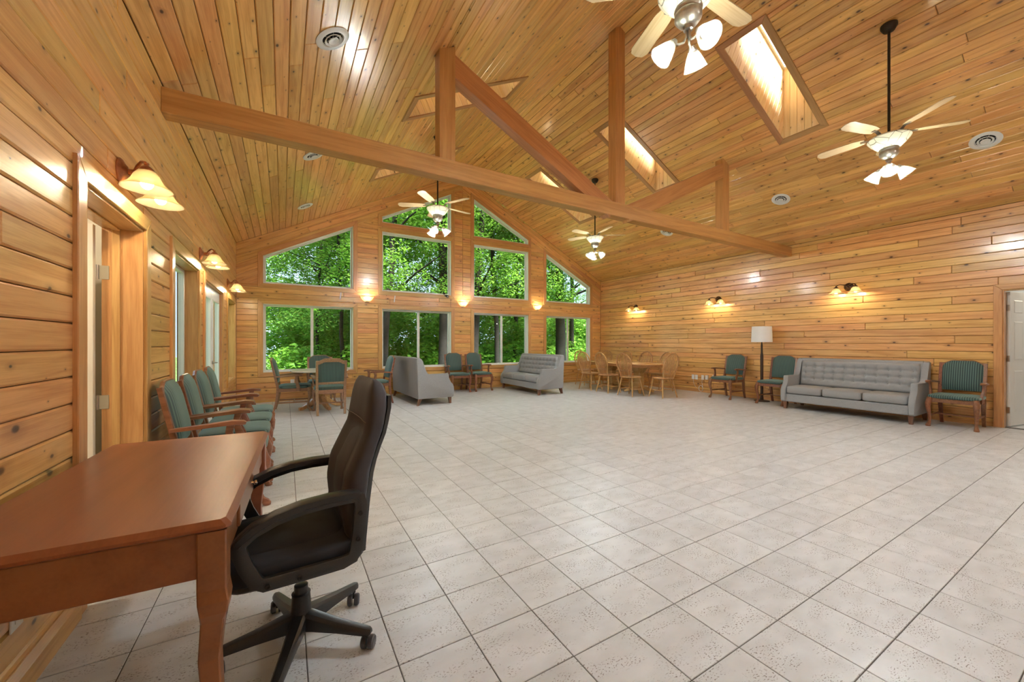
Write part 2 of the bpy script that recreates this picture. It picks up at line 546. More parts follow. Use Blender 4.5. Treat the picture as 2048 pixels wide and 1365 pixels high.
def clip(poly, a, b, c):
    """keep a*x+b*y<=c"""
    out = []
    n = len(poly)
    for i in range(n):
        p, q = poly[i], poly[(i + 1) % n]
        dp, dq = a * p[0] + b * p[1] - c, a * q[0] + b * q[1] - c
        if dp <= 1e-9:
            out.append(p)
        if (dp < -1e-9 and dq > 1e-9) or (dp > 1e-9 and dq < -1e-9):
            t = dp / (dp - dq)
            out.append((p[0] + t * (q[0] - p[0]), p[1] + t * (q[1] - p[1])))
    return out

def area(poly):
    return 0.5 * sum(poly[i][0] * poly[(i + 1) % len(poly)][1] - poly[(i + 1) % len(poly)][0] * poly[i][1] for i in range(len(poly)))

def clean(poly):
    out = []
    for p in poly:
        if not out or abs(p[0] - out[-1][0]) + abs(p[1] - out[-1][1]) > 1e-5:
            out.append(p)
    if len(out) > 1 and abs(out[0][0] - out[-1][0]) + abs(out[0][1] - out[-1][1]) < 1e-5:
        out.pop()
    if len(out) >= 3 and area(out) < 0:
        out.reverse()
    return out

def inset(poly, d):
    q = list(poly)
    n = len(poly)
    for i in range(n):
        p0, p1 = poly[i], poly[(i + 1) % n]
        ex, ey = p1[0] - p0[0], p1[1] - p0[1]
        l = math.hypot(ex, ey)
        a, b = ey / l, -ex / l
        q = clip(q, a, b, a * p0[0] + b * p0[1] - d)
        if len(q) < 3:
            return None
    q = clean(q)
    return q if len(q) == n else None

def slab(mb, poly, c, th):
    """chamfered slab: front face at z=0, back at -th"""
    q = inset(poly, c)
    p = [(x, y, -th) for x, y in poly]
    if q is None:
        mb.rings([p, [(x, y, 0) for x, y in poly]])
        return
    # align starts
    k = min(range(len(q)), key=lambda i: (q[i][0] - poly[0][0]) ** 2 + (q[i][1] - poly[0][1]) ** 2)
    q = q[k:] + q[:k]
    mb.rings([p, [(x, y, -c) for x, y in poly], [(x, y, 0) for x, y in q]])

def planks(parent, region, ang, pitch, phase, mat, rng, jl=(1.6, 3.8), name='plank', cham=0.0055, gap=0.002, th=0.018, maxrow=None):
    """region: convex polygon in plane coordinates; boards along direction ang"""
    ca, sa = cos(ang), sin(ang)
    rot = [(x * ca + y * sa, -x * sa + y * ca) for x, y in region]
    lo, hi = min(p[1] for p in rot), max(p[1] for p in rot)
    k = math.floor((lo - phase) / pitch + 1e-6)
    while phase + k * pitch < hi - 0.004:
        y0, y1 = phase + k * pitch, phase + (k + 1) * pitch
        strip = clip(clip(rot, 0, -1, -(y0 + gap)), 0, 1, y1 - gap)
        k += 1
        strip = clean(strip)
        if len(strip) < 3 or area(strip) < 4e-4:
            continue
        x0, x1 = min(p[0] for p in strip), max(p[0] for p in strip)
        cuts = [x0]
        R = random.Random((round(y0 * 997) * 31 + rng) & 0xffffff)
        x = x0 + R.uniform(0.3, 1.0) * jl[1]
        while x < x1 - 0.45:
            cuts.append(x); x += R.uniform(*jl)
        cuts.append(x1)
        for a, b in zip(cuts[:-1], cuts[1:]):
            pc = clean(clip(clip(strip, -1, 0, -(a + gap)), 1, 0, b - gap))
            if len(pc) < 3 or area(pc) < 2e-4:
                continue
            cx, cy = min(p[0] for p in pc), y0
            mb = MB()
            slab(mb, [(px - cx, py - cy) for px, py in pc], cham, th)
            mx = Matrix.Rotation(ang, 4, 'Z') @ Matrix.Translation((cx, cy, 0))
            mb.build(name, mat, parent, Mx=mx)

def ring_pieces(poly, wd):
    """mitred frame pieces around a ccw convex polygon, wd>0 outward"""
    n = len(poly)
    def off(i):
        p0, p1 = poly[i], poly[(i + 1) % n]
        ex, ey = p1[0] - p0[0], p1[1] - p0[1]
        l = math.hypot(ex, ey)
        a, b = ey / l, -ex / l
        return a, b, a * p0[0] + b * p0[1] + wd
    outer = []
    for i in range(n):
        a1, b1, c1 = off(i - 1); a2, b2, c2 = off(i)
        det = a1 * b2 - a2 * b1
        outer.append(((c1 * b2 - c2 * b1) / det, (a1 * c2 - a2 * c1) / det))
    return [[poly[i], poly[(i + 1) % n], outer[(i + 1) % n], outer[i]] for i in range(n)], outer

def frame(parent, poly, wd, z0, z1, mat, name='casing', skip=(), cham=0.004):
    pcs, outer = ring_pieces(poly, wd)
    for i, pc in enumerate(pcs):
        if i in skip:
            continue
        pc = clean(pc)
        # local frame along the piece so that the grain follows it
        ex = Vector((poly[(i + 1) % len(poly)][0] - poly[i][0], poly[(i + 1) % len(poly)][1] - poly[i][1]))
        ang = math.atan2(ex.y, ex.x)
        ca, sa = cos(ang), sin(ang)
        ox, oy = poly[i]
        loc = [((x - ox) * ca + (y - oy) * sa, -(x - ox) * sa + (y - oy) * ca) for x, y in pc]
        mb = MB()
        slab(mb, clean(loc), cham, z1 - z0)
        mb.build(name, mat, parent, Mx=Matrix.Translation((ox, oy, z1)) @ Matrix.Rotation(ang, 4, 'Z'))
    return outer

def liner(parent, poly, z0, z1, mat, name='jamb', th=0.012, skip=()):
    """boards lining an opening, from depth z0 (front) to z1 (back, negative)"""
    n = len(poly)
    for i in range(n):
        if i in skip:
            continue
        pc = ring_pieces(inset(poly, th), th)[0][i]
        mb = MB(); mb.prism(clean(pc), z1, z0)
        mb.build(name, mat, parent)

def rect(a0, a1, b0, b1):
    return [(a0, b0), (a1, b0), (a1, b1), (a0, b1)]

def wall(name, plane, regions, label, th=0.14, z=-0.018, mat='backing'):
    mb = MB()
    for r in regions:
        mb.prism(clean(r), z - th, z)
    o = mb.build(name, mat)
    o.matrix_world = plane.M
    tag(o, label, 'wall', kind='structure')
    return o

# ------------------------------------------------------------------ openings (measured)
LT, LB, UB, MT, TB = 2.079, 0.630, 2.511, 3.956, 4.178
WX = [(0.463, 2.237), (2.890, 4.669), (5.331, 7.110), (7.763, 9.537)]
roof = lambda x: EAVE + SLOPE * (x if x <= RX else W - x)
DROP = 0.440                                   # window heads sit this far below the ceiling line

# left wall openings (y0,y1,z0,z1)
LDOOR = (2.617, 3.56, 0.0, 2.028)
LWIN = (4.367, 5.517, 0.55, 2.065)
LFRENCH = (5.925, 7.52, 0.0, 2.03)
LCORN = (8.185, 9.36, 0.57, 2.03)
RDOOR = (0.36, 1.236, 0.0, 2.041)

# back wall
bw_regs_h = [rect(0, W, 0, LB), rect(0, W, LT, UB)]
for a, b in ((0, WX[0][0]), (WX[0][1], WX[1][0]), (WX[1][1], WX[2][0]), (WX[2][1], WX[3][0]), (WX[3][1], W)):
    bw_regs_h.append(rect(a, b, LB, LT))
BAND = DROP
for a, b in ((WX[0][1], WX[1][0]), (WX[2][1], WX[3][0])):
    bw_regs_h.append([(a, UB), (b, UB), (b, roof(b) - BAND), (a, roof(a) - BAND)])
bw_regs_h.append([(WX[1][1], UB), (RX, UB), (RX, RIDGE - BAND), (WX[1][1], roof(WX[1][1]) - BAND)])
bw_regs_h.append([(RX, UB), (WX[2][0], UB), (WX[2][0], roof(WX[2][0]) - BAND), (RX, RIDGE - BAND)])
for i in (1, 2):
    bw_regs_h.append(rect(WX[i][0], WX[i][1], MT, TB))
bw_diag_l = [[(0, EAVE - BAND), (RX, RIDGE - BAND), (RX, RIDGE), (0, EAVE)],
             [(0, UB), (WX[0][0], UB), (WX[0][0], roof(WX[0][0]) - BAND), (0, EAVE - BAND)]]
bw_diag_r = [[(RX, RIDGE - BAND), (W, EAVE - BAND), (W, EAVE), (RX, RIDGE)],
             [(WX[3][1], UB), (W, UB), (W, EAVE - BAND), (WX[3][1], roof(WX[3][1]) - BAND)]]
wall_back = wall('wall_back', BACK, bw_regs_h + bw_diag_l + bw_diag_r + [rect(-0.2, 0, 0, EAVE), rect(W, W + 0.2, 0, EAVE)], 'knotty pine gable wall full of windows at the far end')
for i, r in enumerate(bw_regs_h):
    planks(wall_back, r, 0.0, 0.119, 0.053, 'pine_wall', 11 + i, cham=0.005)
for r in bw_diag_l:
    planks(wall_back, r, math.atan(SLOPE), 0.119, EAVE * cos(math.atan(SLOPE)) - 30 * 0.119, 'pine_wall', 90, cham=0.0035)
for r in bw_diag_r:
    planks(wall_back, r, -math.atan(SLOPE), 0.119, (EAVE * cos(math.atan(SLOPE)) + W * sin(math.atan(SLOPE))) - 60 * 0.119, 'pine_wall', 95, cham=0.0035)

# left wall
def side_regions(y0, y1, ops):
    """rectangles around openings sorted by y"""
    regs, y = [], y0
    for (a, b, c, d) in sorted(ops):
        regs.append(rect(y, a, 0, EAVE))
        if c > 0.01:
            regs.append(rect(a, b, 0, c))
        regs.append(rect(a, b, d, EAVE))
        y = b
    regs.append(rect(y, y1, 0, EAVE))
    return regs
lr = side_regions(Y0, D, [LDOOR, LWIN, LFRENCH, LCORN])
wall_left = wall('wall_left', LEFT, lr, 'horizontal pine board wall along the left side with doors and windows', th=0.16)
# long boards above the openings, short ones between them
above = 2.1 - (2.1 - 0.0085) % 0.1218
lregs_low = []
for r in side_regions(Y0, D, [LDOOR, LWIN, LFRENCH, LCORN]):
    b = clip(r, 0, 1, above + 0.1218)
    if len(b) >= 3 and abs(area(b)) > 1e-3:
        lregs_low.append(b)
for i, r in enumerate(lregs_low):
    planks(wall_left, r, 0.0, 0.1218, 0.0085, 'pine_wall', 130 + i, jl=(4, 6), cham=0.0075)
planks(wall_left, rect(Y0, D, above + 0.1218, EAVE), 0.0, 0.1218, 0.0085, 'pine_wall', 170, jl=(3, 5), cham=0.005)

# right wall (a = -y)
rr = [rect(-D, -RDOOR[1], 0, EAVE), rect(-RDOOR[1], -RDOOR[0], RDOOR[3], EAVE), rect(-RDOOR[0], -Y0, 0, EAVE)]
wall_right = wall('wall_right', RIGHT, rr, 'long horizontal pine board wall behind the grey sofa on the right')
RTOP = 0.1245 * 17
for i, r in enumerate(rr):
    r = clip(r, 0, 1, RTOP)
    if len(r) >= 3:
        planks(wall_right, r, 0.0, 0.1245, 0.0, 'pine_wall', 210 + i, jl=(1.8, 4.2), cham=0.0055)
planks(wall_right, rect(-D, -Y0, RTOP, EAVE), 0.0, 0.1245, 0.0, 'pine_wall', 230, jl=(1.8, 4.2), cham=0.0055)
# wall behind the camera
wall_front = wall('wall_front', FRONT, [[(-W, 0), (0, 0), (0, EAVE), (-RX, RIDGE), (-W, EAVE)], rect(-W - 0.2, -W, 0, EAVE), rect(0, 0.2, 0, EAVE)], 'pine gable wall behind the viewer', z=0.0, mat='pine_wall')

# ------------------------------------------------------------------ ceiling with skylight openings
SKY_Y = [(2.605, 3.09), (5.04, 5.525), (7.475, 7.96)]
SKX = (2.365, 3.97)                          # distance from the eave wall of the opening, in x
sb = [x / RX * SLEN for x in SKX]            # along the slope
SKY_L = SKY_Y[1:] + [SKY_Y[0]]
def ceiling(name, plane, flip, rng, label):
    s = -1 if flip else 1
    R_ = lambda ya, yb, b0, b1: rect(*sorted((s * ya, s * yb)), b0, b1)
    regs = [R_(Y0, D, 0, sb[0]), R_(Y0, D, sb[1], SLEN)]
    solid = [R_(Y0 - 0.1, D + 0.15, -0.25, sb[0]), R_(Y0 - 0.1, D + 0.15, sb[1], SLEN + 0.02)]
    y = Y0
    for a, b in SKY_Y:
        regs.append(R_(y, a, sb[0], sb[1])); y = b
    regs.append(R_(y, D, sb[0], sb[1]))
    mb = MB()
    for r in solid + regs[2:]:
        mb.prism(clean(r), -0.07, -0.014)
    o = mb.build(name, 'backing')
    o.matrix_world = plane.M
    tag(o, label, 'ceiling', kind='structure')
    for i, r in enumerate(regs):
        planks(o, r, 0.0, 0.1216, 0.0, 'pine_ceiling', rng, jl=(1.8, 4.4), th=0.014, cham=0.0055)
    return o
ceil_l = ceiling('ceiling', CL, False, 301, 'left slope of the knotty pine board ceiling')
ceil_r = ceiling('ceiling', CR, True, 401, 'right slope of the knotty pine board ceiling')

nwin = [0]
def wname():
    nwin[0] += 1
    return 'window_%d' % nwin[0]

SHAFT = 1.085                                # vertical height of the light shafts
def skylight(plane, flip, ya, yb, label):
    s = -1 if flip else 1
    root = empty(wname(), Mx=plane.M, label=label, cat='skylight', kind='structure')
    a0, a1 = sorted((s * ya, s * yb))
    frame(root, rect(a0, a1, sb[0], sb[1]), 0.085, -0.002, 0.014, 'skylight_trim')
    # shaft in plane coordinates: c axis points into the room, so up is -c
    ub, uc = SLOPE / sqrt(1 + SLOPE ** 2), -1 / sqrt(1 + SLOPE ** 2)
    top_b0, top_c = sb[0] + ub * SHAFT, uc * SHAFT   # lower end wall is plumb
    cdep = top_c
    # end walls and side walls, as planks with small gaps
    Rn = random.Random(int(ya * 100))
    def quad(p, nm='plank', t=0.012, mat='pine_shaft_lit', axis=None):
        # p: 4 points (a,b,c); local frame with x along p0->p3 (grain)
        p = [Vector(q) for q in p]
        ex = (p[3] - p[0]).normalized()
        nn = (p[1] - p[0]).cross(p[3] - p[0]).normalized()
        ey = nn.cross(ex)
        mx = Matrix(((ex.x, ey.x, nn.x, p[0].x), (ex.y, ey.y, nn.y, p[0].y), (ex.z, ey.z, nn.z, p[0].z), (0, 0, 0, 1)))
        inv = mx.inverted()
        pts = [tuple((inv @ q)[:2]) for q in p]
        mb = MB(); slab(mb, clean(pts), 0.003, t)
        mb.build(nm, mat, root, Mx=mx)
    W1 = 0.095
    EPS = 0.006
    # side walls: boards square to the roof, from the plumb lower end upward
    for a, inward in ((a0, 1), (a1, -1)):
        b = sb[0]
        g = 0.0015
        n = int((sb[1] - sb[0]) / W1) + 1
        step = (sb[1] - sb[0]) / n
        for k in range(n + 5):
            lo = sb[0] + k * step + g
            hi = lo + step - 2 * g
            # a board spans b in [lo,hi], c from ceiling (or plumb end line) to cdep
            poly = [(lo, 0.0), (hi, 0.0), (hi, cdep), (lo, cdep)]
            # cut by the plumb lower end: b >= sb0 + ub/uc*c  (only matters near the end)
            poly = clip([(x, y) for x, y in poly], -1, ub / uc, -sb[0])
            poly = clip(poly, 1, 0, sb[1] + 0.0)
            poly = clean(poly)
            if len(poly) < 3 or area(poly) < 1e-4:
                continue
            # local frame: x along -c (grain), y along b
            mb = MB()
            pts = [(-y, x - lo) for x, y in poly]
            slab(mb, clean(pts), 0.003, 0.012)
            ex = Vector((0, 0, -1)); ey = Vector((0, 1, 0)); nn = ex.cross(ey)
            if nn.x * inward < 0:
                ey = Vector((0, -1, 0)); nn = ex.cross(ey)
                mb = MB(); slab(mb, clean([(-y, -(x - lo)) for x, y in poly]), 0.003, 0.012)
            mx = Matrix(((ex.x, ey.x, nn.x, a + inward * EPS), (ex.y, ey.y, nn.y, lo), (ex.z, ey.z, nn.z, 0), (0, 0, 0, 1)))
            mb.build('plank', 'pine_shaft_lit', root, Mx=mx)
    n = 5
    for k in range(n):
        t0, t1 = a0 + (a1 - a0) * k / n + 0.0012, a0 + (a1 - a0) * (k + 1) / n - 0.0012
        quad([(t0, sb[0] + EPS, 0), (t1, sb[0] + EPS, 0), (t1, top_b0 + EPS, top_c), (t0, top_b0 + EPS, top_c)])
        quad([(t1, sb[1] - EPS, 0), (t0, sb[1] - EPS, 0), (t0, sb[1] - EPS, cdep), (t1, sb[1] - EPS, cdep)])
    # light-tight sleeve round the shaft
    mb = MB()
    e = 0.014
    for a, sg in ((a0, -1), (a1, 1)):
        mb.box(min(a + sg * e, a + sg * (e + 0.03)), max(a + sg * e, a + sg * (e + 0.03)), sb[0] - 0.02, sb[1] + 0.05, cdep - 0.02, -0.02)
    mb.box(a0 - e, a1 + e, sb[1] + e, sb[1] + e + 0.03, cdep - 0.02, -0.02)
    mb.add([(a0 - e, sb[0] - e, 0), (a1 + e, sb[0] - e, 0), (a1 + e, top_b0 - e, top_c), (a0 - e, top_b0 - e, top_c),
            (a0 - e, sb[0] - e - 0.03, 0), (a1 + e, sb[0] - e - 0.03, 0), (a1 + e, top_b0 - e - 0.03, top_c), (a0 - e, top_b0 - e - 0.03, top_c)],
           [(0, 1, 2, 3), (4, 5, 6, 7), (0, 1, 5, 4), (1, 2, 6, 5), (2, 3, 7, 6), (3, 0, 4, 7)])
    mb.build('shaft_sleeve', 'backing', root)
    # glazing frame and pane
    fr = rect(a0 - 0.0, a1 + 0.0, top_b0 - 0.0, sb[1])
    frame(root, rect(a0 + 0.035, a1 - 0.035, top_b0 + 0.035, sb[1] - 0.035), 0.05, cdep - 0.05, cdep - 0.002, 'vinyl', 'sash')
    mb = MB(); mb.box(a0 + 0.03, a1 - 0.03, top_b0 + 0.03, sb[1] - 0.03, cdep - 0.035, cdep - 0.03)
    mb.build('pane', 'glass', root)

for (ya, yb), nm in zip(SKY_Y, ('nearest', 'middle', 'farthest')):
    skylight(CR, True, ya, yb, nm + ' skylight shaft in the right ceiling slope')
for (ya, yb), nm in zip(SKY_Y[1:], ('larger-looking', 'farther')):
    skylight(CL, False, ya, yb, nm + ' skylight shaft in the left ceiling slope, behind the truss')
skylight(CL, False, *SKY_Y[0], 'skylight in the left ceiling slope above the viewer')

# trim boards: gable rake trims and window casings
def window(plane, poly, label, mull=None, depth=0.13, jamb='jamb_white', cas='oak_trim', casing=0.095, sill=None, setb=0.095, frame_w=0.035):
    root = empty(wname(), Mx=plane.M, label=label, cat='window', kind='structure')
    poly = clean(poly)
    frame(root, poly, casing, 0.0, 0.02, cas)
    liner(root, poly, 0.0, -setb - 0.05, jamb)
    inn = inset(poly, frame_w + 0.012)
    frame(root, inn, frame_w, -setb - 0.05, -setb, 'vinyl', 'sash')
    if mull is not None:
        b0, b1 = min(p[1] for p in inn), max(p[1] for p in inn)
        mb = MB(); mb.box(mull - 0.028, mull + 0.028, b0, b1, -setb - 0.045, -setb + 0.006, 0.004)
        mb.build('mullion', 'vinyl', root)
        a0, a1 = min(p[0] for p in inn), max(p[0] for p in inn)
        for u, v, dz in ((a0, mull - 0.028, 0.0), (mull + 0.028, a1, -0.012)):
            mb = MB(); mb.box(u, v, b0, b1, -setb - 0.03 + dz, -setb - 0.026 + dz)
            mb.build('pane', 'glass', root)
    else:
        mb = MB(); mb.prism(inn, -setb - 0.03, -setb - 0.026)
        mb.build('pane', 'glass', root)
    return root
pos = ('leftmost', 'second from the left', 'third from the left', 'rightmost')
for i, (a, b) in enumerate(WX):
    window(BACK, rect(a, b, LB, LT), 'lower sliding window in the back wall, %s' % pos[i], mull=a + (b - a) * 0.52)
hd = lambda x: roof(x) - DROP
a, b = WX[0]; window(BACK, [(a, UB), (b, UB), (b, hd(b)), (a, hd(a))], 'slant-topped upper window at the left of the back wall')
a, b = WX[1]; window(BACK, rect(a, b, UB, MT), 'square middle window of the back wall, left of the ridge')
a, b = WX[2]; window(BACK, rect(a, b, UB, MT), 'square middle window of the back wall, right of the ridge')
a, b = WX[1]; window(BACK, [(a, TB), (b, TB), (b, hd(b)), (a, hd(a))], 'small slant-topped window near the peak, left of the ridge')
a, b = WX[2]; window(BACK, [(a, TB), (b, TB), (b, hd(b)), (a, hd(a))], 'small slant-topped window near the peak, right of the ridge')
a, b = WX[3]; window(BACK, [(a, UB), (b, UB), (b, hd(b)), (a, hd(a))], 'slant-topped upper window at the right of the back wall')
window(LEFT, rect(*LWIN), 'tall side window with deep oak jamb in the left wall', jamb='oak_trim_z', setb=0.11, casing=0.095)
window(LEFT, rect(*LCORN), 'side window in the left wall next to the far corner', jamb='oak_trim_z', setb=0.11, casing=0.08)

# ------------------------------------------------------------------ doors
def panel_door(root, Mx, w, h, mat, name='leaf', panels=True):
    """leaf in local x (width) z (height), thickness along y"""
    mb = MB(); mb.box(0, w, -0.02, 0.02, 0.012, h, 0.002)
    leaf = mb.build(name, mat, root, Mx=Mx)
    if panels:
        cols = ((0.11, w / 2 - 0.045), (w / 2 + 0.045, w - 0.11))
        rows = ((0.22, 0.84), (1.00, 1.58), (1.70, h - 0.12))
        for (a, b) in cols:
            for (c, d) in rows:
                for sgn in (-1, 1):
                    m2 = MB()
                    q = [(a, c), (b, c), (b, d), (a, d)]
                    q2 = inset(q, 0.018); q3 = inset(q, 0.032)
                    y = sgn * 0.02
                    m2.rings([[(x, y - sgn * 0.001, z) for x, z in q], [(x, y + sgn * 0.006, z) for x, z in q2], [(x, y + sgn * 0.0045, z) for x, z in q3]])
                    m2.build('panel', mat, leaf)
    return leaf

# left interior door: oak casing, jamb, open cream leaf with two hinges
d1 = empty('door_1', Mx=LEFT.M, label='open cream door in oak casing on the left wall beside the desk', cat='door', kind='structure')
y0, y1, z0, z1 = LDOOR
frame(d1, rect(y0, y1, 0.0, z1), 0.095, 0.0, 0.020, 'oak_trim', skip=(0,))
for bb, nm in ((((y0, y0 + 0.014), (0, z1)), 'jamb'), (((y1 - 0.014, y1), (0, z1)), 'jamb')):
    mb = MB(); mb.box(bb[0][0], bb[0][1], 0, z1, -0.20, 0.0); mb.build('jamb', 'oak_trim_z', d1)
mb = MB(); mb.box(y0 + 0.014, y1 - 0.014, z1 - 0.014, z1, -0.20, 0.0); mb.build('jamb', 'oak_trim', d1)
for bb in ((y1 - 0.026, y1 - 0.014, 0, z1 - 0.014), (y0 + 0.014, y0 + 0.026, 0, z1 - 0.014), (y0 + 0.014, y1 - 0.014, z1 - 0.026, z1 - 0.014)):
    mb = MB(); mb.box(bb[0], bb[1], bb[2], bb[3], -0.15, -0.11, 0.002); mb.build('door_stop', 'oak_trim_z', d1)
# leaf local x -> -c (away from the room), y -> a, z -> b
leafM = Matrix(((-0.03, 1, 0, y1 - 0.045), (0, 0, 1, 0), (-1, -0.03, 0, -0.225), (0, 0, 0, 1)))
panel_door(d1, leafM, 0.86, 2.02, 'door_cream', panels=False)
for z in (0.87, 1.72):
    mb = MB()
    mb.box(y1 - 0.017, y1 - 0.013, z - 0.045, z + 0.045, -0.215, -0.165, 0.001)
    mb.tube([(y1 - 0.022, z - 0.047, -0.218), (y1 - 0.022, z + 0.047, -0.218)], 0.007, 8)
    mb.build('hinge', 'steel', d1)

# French door: two glazed white leaves
d2 = empty('door_2', Mx=LEFT.M, label='white glazed double door in the left wall behind the chair row', cat='door', kind='structure')
y0, y1, z0, z1 = LFRENCH
frame(d2, rect(y0, y1, 0.0, z1), 0.085, 0.0, 0.02, 'oak_trim', skip=(0,))
for bb in ((y0, y0 + 0.014, 0, z1), (y1 - 0.014, y1, 0, z1), (y0 + 0.014, y1 - 0.014, z1 - 0.014, z1)):
    mb = MB(); mb.box(*bb, -0.17, 0.0); mb.build('jamb', 'oak_trim_z', d2)
mid = (y0 + y1) / 2
z1 -= 0.014
for a, b in ((y0 + 0.018, mid - 0.003), (mid + 0.003, y1 - 0.018)):
    st = 0.105
    mb = MB()
    mb.box(a, a + st, 0.012, z1 - 0.004, -0.075, -0.03, 0.003)
    mb.box(b - st, b, 0.012, z1 - 0.004, -0.075, -0.03, 0.003)
    mb.box(a + st, b - st, 0.012, 0.25, -0.075, -0.03, 0.003)
    mb.box(a + st, b - st, z1 - 0.15, z1 - 0.004, -0.075, -0.03, 0.003)
    leaf = mb.build('leaf', 'door_white', d2)
    frame(leaf, rect(a + st + 0.018, b - st - 0.018, 0.268, z1 - 0.168), 0.018, -0.03, -0.022, 'door_white', 'glazing_bead')
    mb = MB(); mb.box(a + st, b - st, 0.25, z1 - 0.15, -0.054, -0.05); mb.build('pane', 'glass', leaf)
mb = MB()
mb.lathe([(0.024, 0), (0.024, 0.01), (0.01, 0.014), (0.01, 0.04)], 14, Matrix.Translation((mid + 0.06, 0.98, -0.03)))
mb.tube([(mid + 0.06, 0.98, 0.012), (mid + 0.09, 0.978, 0.016), (mid + 0.17, 0.975, 0.014)], [0.009, 0.009, 0.007], 8)
mb.build('lever_handle', 'steel', d2, smooth=True)
for z in (0.9, 1.55, 1.85):
    mb = MB(); mb.box(y1 - 0.01, y1 + 0.012, z - 0.045, z + 0.045, -0.032, -0.024, 0.001); mb.build('hinge', 'steel', d2)

# right door: oak casing, open six-panel white leaf (a = -y)
d3 = empty('door_3', Mx=RIGHT.M, label='open white six-panel door in oak casing at the right edge', cat='door', kind='structure')
a0, a1, z1 = -RDOOR[1], -RDOOR[0], RDOOR[3]
frame(d3, rect(a0, a1, 0.0, z1), 0.085, 0.0, 0.022, 'oak_trim', skip=(0,))
for bb in ((a0, a0 + 0.014, 0, z1), (a1 - 0.014, a1, 0, z1), (a0 + 0.014, a1 - 0.014, z1 - 0.014, z1)):
    mb = MB(); mb.box(*bb, -0.15, 0.0); mb.build('jamb', 'oak_trim_z', d3)
th = radians(79)     # opened away from the room, hinged on the far jamb
leafM = Matrix(((cos(th), sin(th), 0, a0 + 0.03), (0, 0, 1, 0), (-sin(th), cos(th), 0, -0.16), (0, 0, 0, 1)))
leaf3 = panel_door(d3, leafM, 0.82, 2.02, 'door_white')
for z in (0.25, 1.02, 1.78):
    mb = MB()
    mb.box(-0.012, 0.028, -0.0225, -0.0205, z - 0.045, z + 0.045, 0.0)
    mb.box(-0.006, -0.0005, -0.015, 0.018, z - 0.045, z + 0.045, 0.0)
    mb.tube([(-0.008, -0.024, z - 0.047), (-0.008, -0.024, z + 0.047)], 0.006, 8)
    mb.build('hinge', 'steel', leaf3)

# rooms behind the two inner doors
def side_room(nm, x0, x1, y0, y1, h, mat, label, lamp):
    mb = MB()
    xo, xi = (x0, x1)
    t = 0.06
    far = x1 if abs(x1 - RX) > abs(x0 - RX) else x0
    mb.box(min(x0, x1), max(x0, x1), y0 - t, y0, 0, h)
    mb.box(min(x0, x1), max(x0, x1), y1, y1 + t, 0, h)
    mb.box(min(far, far + (t if far > RX else -t)), max(far, far + (t if far > RX else -t)), y0 - t, y1 + t, 0, h)
    o = mb.build(nm, mat); tag(o, label, 'wall', kind='structure')
    mb = MB(); mb.box(min(x0, x1), max(x0, x1), y0 - t, y1 + t, h, h + 0.05)
    c = mb.build('ceiling', 'hall_wall'); tag(c, 'plain ceiling of ' + lamp[1], 'ceiling', kind='structure')
    mb = MB(); mb.box(min(x0, x1), max(x0, x1), y0 - t, y1 + t, -0.06, -0.003)
    c = mb.build('floor', 'tile'); tag(c, 'tiled floor of ' + lamp[1], 'floor', kind='structure')
    r = empty('added_ceiling_lamp', ((x0 + x1) / 2, (y0 + y1) / 2, h - 0.11), label='unseen dome ceiling lamp added to light ' + lamp[1], cat='lamp')  # unseen lamp, added so the closed side room is not dark
    mb = MB(); mb.lathe([(0.02, 0.0), (0.10, 0.02), (0.14, 0.07), (0.145, 0.09)], 20, cap=False); mb.build('dome', 'shade_white', r, smooth=True)
    mb = MB(); mb.lathe([(0.15, 0.09), (0.15, 0.11), (0.02, 0.11)], 20, cap=False); mb.build('base', 'white_metal', r)
    point_light('added_ceiling_lamp_bulb', r, (0, 0, 0.05), lamp[0], (1.0, 0.95, 0.88), 0.04)
side_room('wall_hall', W + 0.155, W + 2.6, -1.2, 2.4, 2.5, 'hall_wall', 'pale walls of the hall behind the right door', (55, 'the hall behind the right door'))
side_room('wall_closet', -0.185, -1.9, 1.5, 4.05, 2.5, 'closet_wall', 'cream walls of the room behind the left door', (70, 'the room behind the left door'))

# ------------------------------------------------------------------ baseboards
def board(nm, plane, a0, a1, label, h=0.085, t=0.018, mat='oak_trim'):
    mb = MB()
    mb.rings([[(a, 0, 0), (a, h, 0), (a, h, 0.006), (a, h - 0.02, t), (a, 0, t)] for a in (a0, a1)])
    o = mb.build(nm, mat); o.matrix_world = plane.M
    tag(o, label, 'baseboard', kind='structure')
board('baseboard_left', LEFT, Y0, LDOOR[0] - 0.095, 'worn oak baseboard along the left wall under the desk', h=0.10, t=0.03)
board('baseboard_left', LEFT, LDOOR[1] + 0.095, LFRENCH[0] - 0.085, 'oak baseboard behind the chair row on the left wall')
board('baseboard_right', RIGHT, -D, -RDOOR[1] - 0.085, 'thin oak baseboard under the right wall', h=0.07, t=0.014)
board('baseboard_back', BACK, 0, W, 'thin oak baseboard under the back wall windows', h=0.06, t=0.014)

